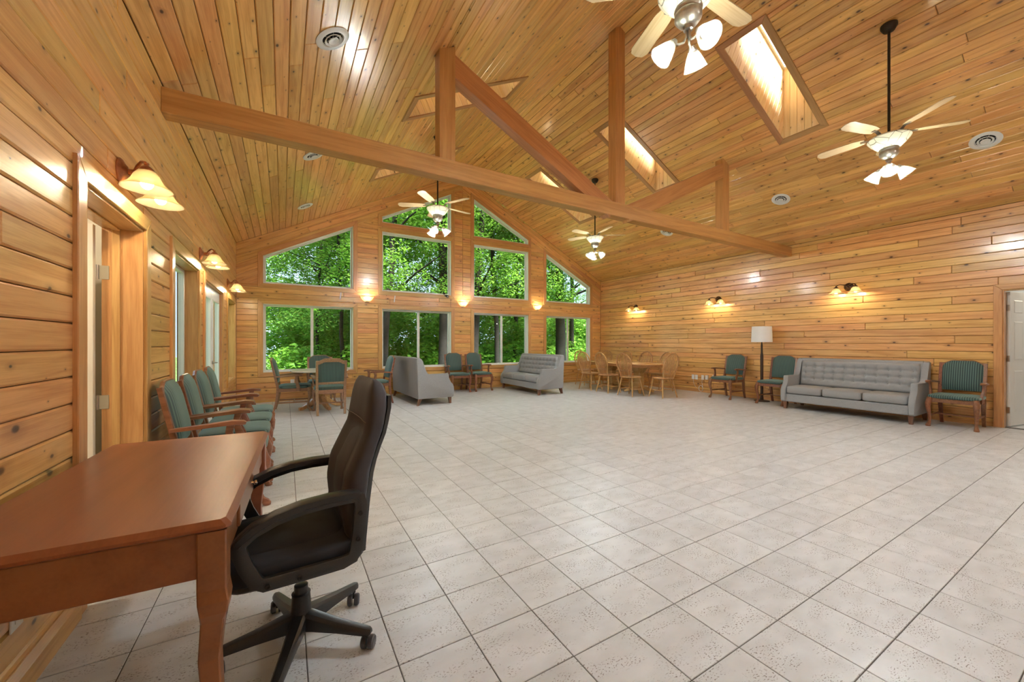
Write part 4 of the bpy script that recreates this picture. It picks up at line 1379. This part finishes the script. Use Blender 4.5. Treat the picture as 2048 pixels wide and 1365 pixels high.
sch = make_armchair('side_chair', arms=False)
C_ = 'chair'
grow = 'green striped armchairs in a row along the left wall'
for y, rz, lb in ((3.80, 0.0, 'green striped armchair nearest the desk in the left wall row'),
                  (4.40, radians(1), 'second green striped armchair from the desk in the left wall row'),
                  (4.995, radians(-1), 'third green striped armchair from the desk in the left wall row'),
                  (5.59, radians(1), 'green striped armchair at the far end of the left wall row')):
    place(ach, (0.430, y, 0), rz, label=lb, cat=C_, group=grow)
gt = 'green striped armchairs around the round table'
place(achb, (1.00, 8.34, 0), radians(-4), label='green striped armchair left of the round table, seen from its side', cat=C_, group=gt)
place(achb, (1.55, 7.72, 0), radians(90), label='green striped armchair at the round table with its back to the viewer', cat=C_, group=gt)
place(achb, (1.52, 9.10, 0), radians(-90), label='green striped armchair behind the round table, below the leftmost window', cat=C_, group=gt)
gp = 'pair of green striped armchairs below the windows'
place(ach, (4.70, 9.31, 0), radians(-92), label='left one of the two green striped armchairs between the grey sofas', cat=C_, group=gp)
place(ach, (5.31, 9.31, 0), radians(-87), label='right one of the two green striped armchairs between the grey sofas', cat=C_, group=gp)
place(ach, (2.47, 8.42, 0), radians(183), label='green striped armchair standing back to back with the left grey sofa', cat=C_)
place(ach, (9.56, 5.11, 0), radians(178), label='green striped armchair on the right wall left of the floor lamp', cat=C_)
place(sch, (9.585, 4.105, 0), radians(180), label='armless green striped chair between floor lamp and big sofa', cat=C_)
place(ach, (9.51, 1.60, 0), radians(180), label='green striped armchair at the far right between sofa and door', cat=C_)
for p in (ach, achb, sch):
    drop(p)

# ------------------------------------------------------------------ sofas (local forward +x)
def make_sofa():
    r = empty('sofa')
    side = [(-0.360, 0.135), (0.375, 0.135), (0.402, 0.160), (0.408, 0.26), (0.402, 0.345), (0.372, 0.405), (0.318, 0.470), (0.292, 0.530), (0.288, 0.600), (0.268, 0.626),
            (-0.120, 0.622), (-0.170, 0.640), (-0.205, 0.690), (-0.262, 0.840), (-0.300, 0.935), (-0.340, 0.955), (-0.385, 0.945), (-0.392, 0.900), (-0.372, 0.500)]
    for s in (-1, 1):
        mb = MB(); n = len(side)
        cxm = sum(p[0] for p in side) / n; czm = sum(p[1] for p in side) / n
        shr = lambda k: [((x - cxm) * k + cxm, (z - czm) * k + czm) for x, z in side]
        y1_, y0_ = s * 0.925, s * 0.845
        mb.rings([[(x, y0_, z) for x, z in shr(0.965)], [(x, y0_ + s * 0.012, z) for x, z in side], [(x, y1_ - s * 0.012, z) for x, z in side], [(x, y1_, z) for x, z in shr(0.965)]])
        mb.build('arm', 'sofa_grey', r, smooth=True)
    mb = MB()
    prof = [(-0.360, 0.135), (-0.250, 0.135), (-0.250, 0.40), (-0.285, 0.92), (-0.300, 0.948), (-0.345, 0.958), (-0.388, 0.945), (-0.392, 0.90), (-0.372, 0.50)]
    mb.rings([[(x, y, z) for x, z in prof] for y in (-0.85, 0.85)]); mb.build('back', 'sofa_grey', r, smooth=True)
    # tufted back cushion: three rows of buttons
    ny, nz = 88, 28
    Lc = 0.83
    rows = (0.29, 0.52, 0.75); ncol = 11
    btn = []
    for i, rz_ in enumerate(rows):
        for k in range(ncol):
            btn.append((-Lc + 2 * Lc * (k + 0.5) / ncol, rz_))
    def surf(y, t):
        base = 0.085 + 0.02 * (1 - t)
        edge = min(1.0, (1 - abs(y) / Lc) / 0.05) ** 0.5 * min(1.0, t / 0.06) ** 0.5 * min(1.0, (1 - t) / 0.08) ** 0.5 if 0 < t < 1 and abs(y) < Lc else 0.0
        d = 0.0
        for rz_ in rows:
            d = max(d, 0.020 * math.exp(-((t - rz_) / 0.030) ** 2))
        cell = ((y + Lc) / (2 * Lc) * ncol) % 1.0
        if 0.18 < t < 0.86:
            d = max(d, 0.015 * math.exp(-((cell - 0.5) / 0.09) ** 2))
        dd = min(((y - by) / 0.032) ** 2 + ((t - bt) / 0.062) ** 2 for by, bt in btn if abs(by - y) < 0.12) if abs(y) < Lc else 9
        d = max(d, 0.046 * math.exp(-dd))
        return base * (0.45 + 0.55 * edge) - d * edge
    mb = MB(); vs, fs = [], []
    def bp(y, t, off):
        x0, z0_ = -0.225, 0.415; x1, z1_ = -0.305, 0.905
        dxn, dzn = (z1_ - z0_), (x0 - x1)
        l = math.hypot(dxn, dzn)
        return (x0 + (x1 - x0) * t + off * dxn / l, y, z0_ + (z1_ - z0_) * t + off * dzn / l)
    for j in range(nz + 1):
        for i in range(ny + 1):
            y = -Lc + 2 * Lc * i / ny; t = j / nz
            vs.append(bp(y, t, surf(y, t)))
    for j in range(nz):
        for i in range(ny):
            p = j * (ny + 1) + i
            fs.append((p, p + 1, p + ny + 2, p + ny + 1))
    mb.add(vs, fs); mb.build('tufted_back_cushion', 'sofa_grey', r, smooth='all')
    mb = MB()
    for by, bt in btn:
        q = bp(by, bt, surf(by, bt) + 0.004)
        mb.pillow(q[0], q[1], q[2], 0.009, 0.011, 0.011, 1.0, 8, 5)
    tag(mb.build('tufting_buttons', 'sofa_grey', r, smooth='all'), kind='stuff')
    mb = MB(); mb.box(-0.26, 0.375, -0.85, 0.85, 0.137, 0.285, 0.012); mb.build('seat_base', 'sofa_grey', r)
    wc = 0.84 * 2 / 3
    for k in (-1, 0, 1):
        mb = MB(); mb.pillow(0.102, k * wc, 0.362, 0.285, wc / 2 - 0.002, 0.078, 0.16, 40, 14, ez=0.34); mb.build('seat_cushion', 'sofa_grey', r, smooth='all')
    for x, rk in ((0.325, 0.01), (-0.305, -0.045)):
        for s in (-1, 1):
            mb = MB()
            mb.rings([[(x + dx * 0.032, s * 0.865 + dy * 0.032, 0.137) for dx, dy in ((1, 1), (-1, 1), (-1, -1), (1, -1))],
                      [(x + rk + dx * 0.021, s * 0.865 + dy * 0.021, 0.0) for dx, dy in ((1, 1), (-1, 1), (-1, -1), (1, -1))]])
            mb.build('leg', 'sofa_leg', r)
    return r
sf = make_sofa()
gs = 'grey tufted sofas'
place(sf, (3.46, 8.46, 0), radians(1.5), label='grey sofa seen from behind near the back windows', cat='sofa', group=gs)
place(sf, (6.42, 8.50, 0), radians(180), label='grey tufted sofa in the middle by the back windows, facing left', cat='sofa', group=gs)
place(sf, (9.47, 2.865, 0), radians(180), label='large grey tufted sofa against the right wall', cat='sofa', group=gs)
drop(sf)

# ------------------------------------------------------------------ round table
rt = empty('round_table', (1.44, 8.28, 0), radians(20), label='round cream-topped pedestal table by the leftmost window', cat='table')
mb = MB(); mb.lathe([(0.001, 0.712), (0.49, 0.712), (0.505, 0.720), (0.505, 0.738), (0.497, 0.745), (0.001, 0.745)], 48); mb.build('table_top', 'tabletop_cream', rt, smooth=True)
mb = MB(); mb.lathe([(0.001, 0.08), (0.075, 0.08), (0.075, 0.20), (0.060, 0.24), (0.052, 0.34), (0.068, 0.46), (0.060, 0.54), (0.075, 0.60), (0.13, 0.66), (0.16, 0.712), (0.001, 0.712)], 20)
mb.build('column', 'windsor', rt, smooth=True)
for k in range(4):
    T = Matrix.Rotation(k * pi / 2, 4, 'Z')
    mb = MB(); mb.tube([(0.05, 0, 0.20), (0.13, 0, 0.155), (0.24, 0, 0.075), (0.33, 0, 0.036), (0.385, 0, 0.030)], [1.2, 1.1, 0.95, 0.8, 0.75], T=T, sq=(0.075, 0.075), up=(0, 1, 0))
    mb.build('foot', 'windsor', rt, smooth=True)

# ------------------------------------------------------------------ windsor dining set
def make_windsor():
    r = empty('windsor_chair')
    # saddle seat
    mb = MB(); rs = []
    for sc_, z in ((0.93, 0.428), (1.0, 0.438), (1.0, 0.452), (0.965, 0.462), (0.70, 0.452), (0.05, 0.446)):
        rs.append([(0.005 + 0.215 * sc_ * math.copysign(abs(cos(a)) ** 0.75, cos(a)), (0.225 - 0.018 * cos(a + pi) * -1) * sc_ * math.copysign(abs(sin(a)) ** 0.75, sin(a)), z) for a in [2 * pi * j / 28 for j in range(28)]])
    mb.rings(rs); mb.build('seat', 'windsor', r, smooth=True)
    legs = []
    for sx in (-1, 1):
        for s in (-1, 1):
            p0 = Vector((sx * 0.135, s * 0.145, 0.44)); p1 = Vector((sx * 0.205 + (-0.01 if sx < 0 else 0), s * 0.222, 0.0))
            legs.append((p0, p1))
            ts = [(0, .013), (.08, .014), (.14, .019), (.30, .020), (.40, .014), (.43, .020), (.46, .014), (.62, .020), (.66, .013), (.70, .018), (.85, .014), (1, .011)]
            mb = MB(); mb.tube([p0.lerp(p1, t) for t, _ in ts], [q for _, q in ts], 10); mb.build('leg', 'windsor', r, smooth=True)
    q = lambda i, t: legs[i][0].lerp(legs[i][1], t)
    for i, j in ((0, 2), (1, 3)):
        a_, b_ = q(i, 0.62), q(j, 0.62)
        mb = MB(); mb.tube([a_, a_.lerp(b_, .3), a_.lerp(b_, .5), a_.lerp(b_, .7), b_], [.008, .011, .013, .011, .008], 8); mb.build('stretcher', 'windsor', r, smooth=True)
    a_, b_ = (q(0, .62) + q(2, .62)) / 2, (q(1, .62) + q(3, .62)) / 2
    mb = MB(); mb.tube([a_, a_.lerp(b_, .5), b_], [.008, .012, .008], 8); mb.build('stretcher', 'windsor', r, smooth=True)
    # hoop in a plane leaning back
    lean = 0.25
    bx = lambda z: -0.165 - lean * (z - 0.45)
    def hoop(t):     # t -1..1
        a = t * pi * 0.5
        y = 0.225 * sin(a * 1.0) if abs(t) <= 1 else 0
        return y
    pts = []
    Hh, z0_ = 0.55, 0.452
    for i in range(33):
        u = -1 + 2 * i / 32
        a = u * 2.15          # ellipse narrowing towards the seat
        y = 0.218 * sin(a)
        z = 0.765 + 0.245 * cos(a)
        pts.append((y, z))
    low = [(-0.150, z0_), (-0.163, 0.53)]
    pts = low + pts[1:-1] + [(-p[0], p[1]) for p in low[::-1]]
    mb = MB(); mb.tube([(bx(z), y, z) for y, z in pts], 1.0, sq=(0.026, 0.030), up=(1, 0, 0)); mb.build('hoop', 'windsor', r, smooth=True)
    for k in range(8):
        f_ = (k - 3.5) / 3.5
        yb, yt = f_ * 0.115, f_ * 0.172
        zt_ = 0.765 + 0.245 * sqrt(max(0, 1 - (yt / 0.218) ** 2)) - 0.008
        P0, P1 = Vector((bx(0.452) + 0.012, yb, 0.452)), Vector((bx(zt_), yt, zt_))
        ts = [(0, .0065), (.25, .007), (.45, .011), (.58, .014), (.68, .011), (.78, .0065), (1, .0055)]
        mb = MB(); mb.tube([P0.lerp(P1, t) for t, _ in ts], [w_ for _, w_ in ts], 6); mb.build('spindle', 'windsor', r, smooth=True)
    return r
wc_ = make_windsor()
gw = 'oak windsor chairs around the oval dining table'
for x, y, rz, lb in (
        (7.965, 7.91, 4, 'windsor chair at the window end of the near side of the dining table'),
        (7.955, 7.23, -3, 'middle windsor chair on the near side of the dining table'),
        (7.955, 6.50, 3, 'windsor chair on the near side of the dining table closest to the viewer'),
        (8.395, 5.945, 84, 'windsor chair at the end of the dining table facing the back windows'),
        (9.26, 6.70, 178, 'windsor chair by the wall side of the dining table, closest to the viewer'),
        (9.26, 7.38, 182, 'second windsor chair on the wall side of the dining table'),
        (9.26, 8.10, 180, 'third windsor chair on the wall side of the dining table'),
        (9.22, 8.83, 190, 'windsor chair on the wall side nearest the back corner'),
        (8.63, 8.86, 268, 'windsor chair at the far end of the dining table below the window')):
    place(wc_, (x, y, 0), radians(rz), label=lb, cat=C_, group=gw)
drop(wc_)
dt = empty('dining_table', (8.60, 7.30, 0), 0, label='oval oak dining table on two pedestals by the right wall', cat='table')
def stadium(hx, hy, n=16, e=0.0):
    out = []
    r_ = hx
    for i in range(n + 1):
        a = pi * i / n
        out.append((r_ * cos(a), (hy - r_ * 0.85) + 0.85 * r_ * sin(a)))
    for i in range(n + 1):
        a = pi + pi * i / n
        out.append((r_ * cos(a), -(hy - r_ * 0.85) + 0.85 * r_ * sin(a)))
    return out
mb = MB()
mb.rings([[(x, y, 0.715) for x, y in stadium(0.50, 1.18)], [(x, y, 0.722) for x, y in stadium(0.515, 1.195)], [(x, y, 0.738) for x, y in stadium(0.515, 1.195)], [(x, y, 0.748) for x, y in stadium(0.50, 1.18)]])
mb.build('table_top', 'table_oak', dt, smooth=True)
mb = MB(); mb.rings([[(x, y, 0.655) for x, y in stadium(0.45, 1.10)], [(x, y, 0.716) for x, y in stadium(0.45, 1.10)]]); mb.build('apron', 'table_oak', dt, smooth=True)
for s in (-1, 1):
    mb = MB(); rs = []
    for z, w_ in ((0.09, 0.13), (0.13, 0.13), (0.15, 0.10), (0.50, 0.10), (0.58, 0.15), (0.655, 0.19)):
        rs.append([(w_ * x, s * 0.48 + w_ * y, z) for x, y in ((1, -.7), (1, .7), (.7, 1), (-.7, 1), (-1, .7), (-1, -.7), (-.7, -1), (.7, -1))])
    mb.rings(rs); ped = mb.build('pedestal', 'table_oak', dt)
    for k in range(4):
        T = Matrix.Translation((0, s * 0.48, 0)) @ Matrix.Rotation(k * pi / 2 + pi / 4, 4, 'Z')
        mb = MB(); mb.tube([(0.08, 0, 0.115), (0.20, 0, 0.095), (0.30, 0, 0.05), (0.36, 0, 0.030)], [1.0, 0.95, 0.75, 0.6], T=T, sq=(0.08, 0.09), up=(0, 1, 0)); mb.build('foot', 'table_oak', ped)
mb = MB(); mb.box(-0.03, 0.03, -0.40, 0.40, 0.12, 0.20, 0.004); mb.build('stretcher', 'table_oak', dt)

# ------------------------------------------------------------------ floor lamp
fl = empty('floor_lamp', (9.70, 4.44, 0), radians(2), label='floor lamp with dark pole and white drum shade on the right wall', cat='lamp')
mb = MB(); mb.lathe([(0.001, 0.0), (0.145, 0.0), (0.148, 0.008), (0.14, 0.018), (0.05, 0.026), (0.03, 0.04), (0.001, 0.04)], 32); mb.build('base', 'lamp_pole', fl, smooth=True)
mb = MB(); mb.lathe([(0.030, 0.03), (0.034, 0.06), (0.028, 0.10), (0.030, 0.50), (0.031, 0.98), (0.024, 1.02), (0.020, 1.06), (0.021, 1.20), (0.013, 1.25), (0.008, 1.30)], 8); mb.build('pole', 'lamp_pole', fl)
mb = MB(); mb.lathe([(0.198, 1.270), (0.184, 1.606), (0.181, 1.606), (0.195, 1.270), (0.198, 1.270)], 36, cap=False); mb.build('shade', 'lamp_shade', fl, smooth=True)
mb = MB(); mb.tube([(-0.17, 0, 1.585), (0.17, 0, 1.585)], 0.003, 6); mb.tube([(0, -0.17, 1.585), (0, 0.17, 1.585)], 0.003, 6); mb.tube([(0, 0, 1.28), (0, 0, 1.585)], 0.004, 6); mb.build('shade_spider', 'lamp_pole', fl)
mb = MB(); mb.pillow(0, 0, 1.39, 0.03, 0.03, 0.05, 1.0, 12, 8); mb.build('bulb', 'outlet', fl, smooth='all')

# ------------------------------------------------------------------ small wall things
def outlet(plane, a, b, label, w=0.075, h=0.118):
    r = empty('wall_outlet', Mx=plane.M @ Matrix.Translation((a, b, 0)), label=label, cat='outlet')
    mb = MB(); mb.box(-w / 2, w / 2, -h / 2, h / 2, 0.0, 0.006, 0.002); mb.build('cover_plate', 'outlet', r)
    for s in (-1, 1):
        mb = MB(); mb.box(-0.017, 0.017, s * 0.022 - 0.014, s * 0.022 + 0.014, 0.005, 0.009, 0.001); mb.build('socket_face', 'outlet', r)
    return r
outlet(RIGHT, -6.265, 0.37, 'white outlet plate on the right wall, leftmost of the row behind the chairs')
outlet(RIGHT, -6.172, 0.37, 'white outlet plate on the right wall, second of the row behind the chairs')
outlet(RIGHT, -5.997, 0.375, 'white outlet plate on the right wall above the coiled cord')
r_ = outlet(RIGHT, -5.700, 0.395, 'white outlet plate on the right wall partly behind an armchair')
outlet(BACK, 1.0, 0.40, 'white outlet plate on the back wall behind the round table')
outlet(LEFT, 2.085, 0.30, 'white outlet plate low on the left wall under the desk')
ad = empty('power_adapter', Mx=RIGHT.M @ Matrix.Translation((-5.873, 0.385, 0)), label='beige plug adapter box on the right wall next to the outlets', cat='adapter')
mb = MB(); mb.box(-0.035, 0.035, -0.055, 0.055, 0.0, 0.045, 0.006); mb.build('box', 'tape', ad)
mb = MB(); mb.box(-0.055, -0.036, -0.05, 0.03, 0.0, 0.03, 0.004); mb.build('plug', 'black_plastic', ad)
mb = MB()
pts = [(-5.99, 0.33, 0.03), (-6.00, 0.25, 0.035), (-5.985, 0.18, 0.03)]
for i in range(40):
    a = i / 39 * 2 * pi * 2.6
    pts.append((-6.03 + 0.055 * cos(a + 0.6), 0.095 + 0.075 * sin(a + 0.6), 0.02 + 0.0006 * i))
mb.tube(pts, 0.005, 6)
co = mb.build('coiled_cord', 'tape', smooth=True); co.matrix_world = RIGHT.M
tag(co, 'coiled white cord hanging from an outlet on the right wall', 'cord')
mb = MB()
mb.tube([(-6.25, 0.32, 0.02), (-6.24, 0.22, 0.02), (-6.19, 0.13, 0.02), (-6.13, 0.08, 0.015)], 0.004, 6)
co = mb.build('thin_cord', 'tape', smooth=True); co.matrix_world = RIGHT.M
tag(co, 'thin white cord hanging from the leftmost outlet on the right wall', 'cord')
for x, lb in ((1.952, 'white tape strip hanging on the window wall above the leftmost lower window'), (3.175, 'white tape strip hanging on the window wall above the second lower window')):
    mb = MB()
    mb.rings([[(x - 0.013 + 0.004 * k, 2.255 + 0.03 * k * 1.3, 0.003 + 0.012 * (k / 4) ** 2), (x + 0.013 + 0.004 * k, 2.255 + 0.03 * k * 1.3, 0.003 + 0.012 * (k / 4) ** 2),
               (x + 0.013 + 0.004 * k, 2.255 + 0.03 * k * 1.3, 0.005 + 0.012 * (k / 4) ** 2), (x - 0.013 + 0.004 * k, 2.255 + 0.03 * k * 1.3, 0.005 + 0.012 * (k / 4) ** 2)] for k in range(5)])
    o = mb.build('tape_strip', 'tape'); o.matrix_world = BACK.M @ Matrix.Translation((0, 0, 0.018))
    tag(o, lb, 'tape')
sc_ = empty('security_camera', Mx=BACK.M @ Matrix.Translation((4.50, 2.49, 0.02)), label='small black camera mounted on the sill of the square window left of the ridge', cat='camera')
mb = MB(); mb.box(-0.03, 0.03, -0.01, 0.01, 0.0, 0.025, 0.003); mb.tube([(0, 0, 0.02), (0.0, 0.01, 0.05)], 0.01, 8); mb.build('mount', 'black_plastic', sc_)
mb = MB(); mb.tube([(0.015, 0.0, 0.03), (0.02, -0.03, 0.12)], [0.032, 0.034], 14); mb.build('body', 'black_plastic', sc_, smooth=True)
mb = MB(); mb.lathe([(0.001, 0.0), (0.02, 0.0), (0.018, 0.006), (0.001, 0.008)], 14, Matrix.Translation((0.0202, -0.031, 0.1205)) @ Matrix.Rotation(radians(18), 4, 'X')); mb.build('lens', 'steel', sc_, smooth=True)
mb = MB(); mb.tube([(-0.02, 0.05, 0.0), (-0.06, 0.08, 0.01), (-0.035, 0.035, 0.03)], 0.022, 8); mb.build('bracket', 'black_plastic', sc_, smooth=True)
mb = MB(); mb.tube([(4.655, 2.41, 0.004), (4.655, 2.19, 0.004)], 0.004, 6)
cb = mb.build('camera_cable', 'black_plastic'); cb.matrix_world = BACK.M
tag(cb, 'thin black cable running down the window wall below the camera', 'cable')

# ------------------------------------------------------------------ outside: ground, trees, shrubs
mb = MB(); mb.box(-40, 50, -30, 60, -0.75, -0.5); g = mb.build('ground', 'forest_floor'); tag(g, 'green forest floor outside the windows', 'ground', kind='structure')
def leaf_mesh(nm, seed, nleaf, blobs, size, mat, droop=0.4):
    """many small folded leaves scattered in a union of ellipsoids"""
    R = random.Random(seed)
    V, F = [], []
    tot = sum(b[3] * b[4] * b[5] for b in blobs)
    for bx_, by_, bz_, rx, ry, rz_ in blobs:
        n = int(nleaf * rx * ry * rz_ / tot)
        for _ in range(n):
            while True:
                x, y, z = R.uniform(-1, 1), R.uniform(-1, 1), R.uniform(-1, 1)
                d = x * x + y * y + z * z
                if d < 1 and d > R.random() * 0.6:
                    break
            c = Vector((bx_ + x * rx, by_ + y * ry, bz_ + z * rz_))
            a = R.uniform(0, 2 * pi); el = R.uniform(-1.1, 0.25) * droop * 2
            s = size * R.uniform(0.6, 1.3)
            d1 = Vector((cos(a) * cos(el), sin(a) * cos(el), sin(el)))
            sd = d1.cross(Vector((R.uniform(-.5, .5), R.uniform(-.5, .5), 1))).normalized()
            up = sd.cross(d1)
            k = len(V)
            V += [c, c + d1 * s * 0.35 + sd * s * 0.42 + up * s * 0.12, c + d1 * s, c + d1 * s * 0.35 - sd * s * 0.42 + up * s * 0.12]
            F += [(k, k + 1, k + 2), (k, k + 2, k + 3)]
    me = bpy.data.meshes.new(nm)
    me.from_pydata(V, [], F)
    me.materials.append(M[mat])
    return me
def blobset(seed, n, R0, zc, spread, flat=0.62):
    R = random.Random(seed); out = []
    for _ in range(n):
        a, q = R.uniform(0, 2 * pi), R.random() ** 0.5
        r_ = R.uniform(0.45, 1.0) * R0
        out.append((cos(a) * q * spread, sin(a) * q * spread, zc + R.uniform(-1, 1) * spread * 0.9, r_, r_, r_ * flat))
    return out
crowns = [leaf_mesh('crown_%d' % i, 50 + i, 8800, blobset(60 + i, 40, 0.85, 0, 2.9, 0.8), 0.115, 'leaf' if i != 1 else 'leaf_dark') for i in range(3)]
lowc = [leaf_mesh('undergrowth_%d' % i, 80 + i, 6000, blobset(90 + i, 12, 0.75, 0, 1.15, 0.8), 0.10, 'leaf' if i == 0 else 'leaf_dark') for i in range(2)]
def mesh_child(nm, me, parent, loc, rz, sc=1.0, kind=None):
    o = bpy.data.objects.new(nm, me); COL.objects.link(o); o.parent = parent
    o.location = loc; o.rotation_euler = (0, 0, rz); o.scale = (sc, sc, sc)
    if kind: o['kind'] = kind
    return o
def tree(x, y, h, rad, lean, seed, label, cr, low=None, csc=1.0):
    R = random.Random(seed)
    t = empty('tree', (x, y, -0.5), label=label, cat='tree', group='trees outside the windows')
    n = 9
    pts = [(lean[0] * (i / n) ** 1.3 + R.uniform(-.05, .05), lean[1] * (i / n), h * i / n) for i in range(n + 1)]
    mb_ = MB(); mb_.tube(pts, [rad * (1.25 if i == 0 else 1 - 0.65 * i / n) for i in range(n + 1)], 10); mb_.build('trunk', 'bark', t, smooth=True)
    for k in range(6):
        i = R.randint(3, n - 1); p = Vector(pts[i]); a = R.uniform(0, 2 * pi); l = R.uniform(1.0, 2.4)
        e = p + Vector((cos(a) * l, sin(a) * l, l * R.uniform(0.25, 0.7)))
        mb_ = MB(); mb_.tube([p, p.lerp(e, .5) + Vector((0, 0, .1)), e], [rad * .35, rad * .24, rad * .1], 6); mb_.build('branch', 'bark', t, smooth=True)
    tx, ty = lean
    mesh_child('foliage', crowns[cr], t, (tx, ty, h * 0.82), R.uniform(0, 6), csc, 'stuff')
    mesh_child('foliage', crowns[(cr + 1) % 3], t, (tx * .6, ty * .6, h * 0.52), R.uniform(0, 6), csc * 0.85, 'stuff')
    if low is not None:
        mesh_child('foliage', lowc[low], t, (0.3, 0.2, 1.2), R.uniform(0, 6), 1.1, 'stuff')
    return t
TREES = [
    (1.9, 16.5, 8.0, 0.07, (0.3, 0.2), 'slim young tree behind the left end of the leftmost windows', 0, 0.9),
    (2.75, 15.6, 9.5, 0.08, (-0.3, 0.1), 'leafy tree behind the centre of the leftmost windows', 2, 1.0),
    (4.1, 18.5, 11, 0.11, (0.4, 0.3), 'tree behind the pier between the first and second window', 1, 1.1),
    (3.62, 12.9, 9.5, 0.13, (0.75, 0.2), 'slanting dark trunk in the left half of the second window', 2, 0.85),
    (5.85, 13.4, 11.5, 0.20, (0.05, 0.2), 'thick straight dark trunk in the right half of the second window', 1, 0.95),
    (5.3, 20.0, 12, 0.12, (-0.3, 0), 'background tree between the trunks of the second window', 0, 1.3),
    (7.15, 13.6, 10.5, 0.17, (0.8, 0.2), 'leaning trunk in the middle of the third window', 1, 0.95),
    (8.75, 14.6, 11, 0.12, (-0.3, 0.4), 'slim trunk at the right of the third window', 2, 1.0),
    (9.0, 20.5, 12, 0.14, (0.2, 0), 'background tree behind the third window', 0, 1.3),
    (10.5, 14.2, 10, 0.16, (0.2, 0.2), 'dark trunk at the left of the rightmost window', 1, 1.0),
    (12.0, 14.4, 10.5, 0.27, (-0.1, 0.2), 'thick dark trunk at the right of the rightmost window', 1, 1.05),
    (12.9, 20.0, 12, 0.15, (0.3, 0.1), 'background tree behind the rightmost window', 0, 1.35),
    (15.6, 18.0, 11, 0.16, (0, 0), 'tree farthest to the right behind the rightmost window', 2, 1.25),
    (2.3, 21.5, 9, 0.12, (0.2, 0), 'background tree far behind the leftmost windows', 2, 1.1),
]
for i, (x, y, h, rad, lean, lb, cr, cs) in enumerate(TREES):
    tree(x, y, h, rad, lean, 500 + i, lb, cr, i % 2 if y > 15 and y < 17.5 else None, cs)
R_ = random.Random(5)
blobs = []
for y, x0, x1, st, zt_, rr_ in ((15.8, 1.0, 15.5, 1.1, 0.7, 0.8), (18.5, 1.0, 18.5, 1.1, 1.5, 1.05), (22.5, 1.2, 24, 1.3, 2.2, 1.5), (26.0, 1.3, 29, 1.5, 3.0, 1.9)):
    x = x0
    while x < x1:
        for _ in range(3):
            q = rr_ * R_.uniform(0.6, 1.1)
            blobs.append((x + R_.uniform(-.5, .5), y + R_.uniform(-.7, .7), -0.4 + R_.uniform(0.1, 1.0) * zt_ * 1.6, q, q, q * 0.8))
        x += st * R_.uniform(0.8, 1.2)
ug = bpy.data.objects.new('undergrowth', leaf_mesh('undergrowth', 77, 150000, blobs, 0.20, 'leaf', 0.35))
COL.objects.link(ug)
tag(ug, 'dense green undergrowth leaves below the trees outside', 'undergrowth', kind='stuff')
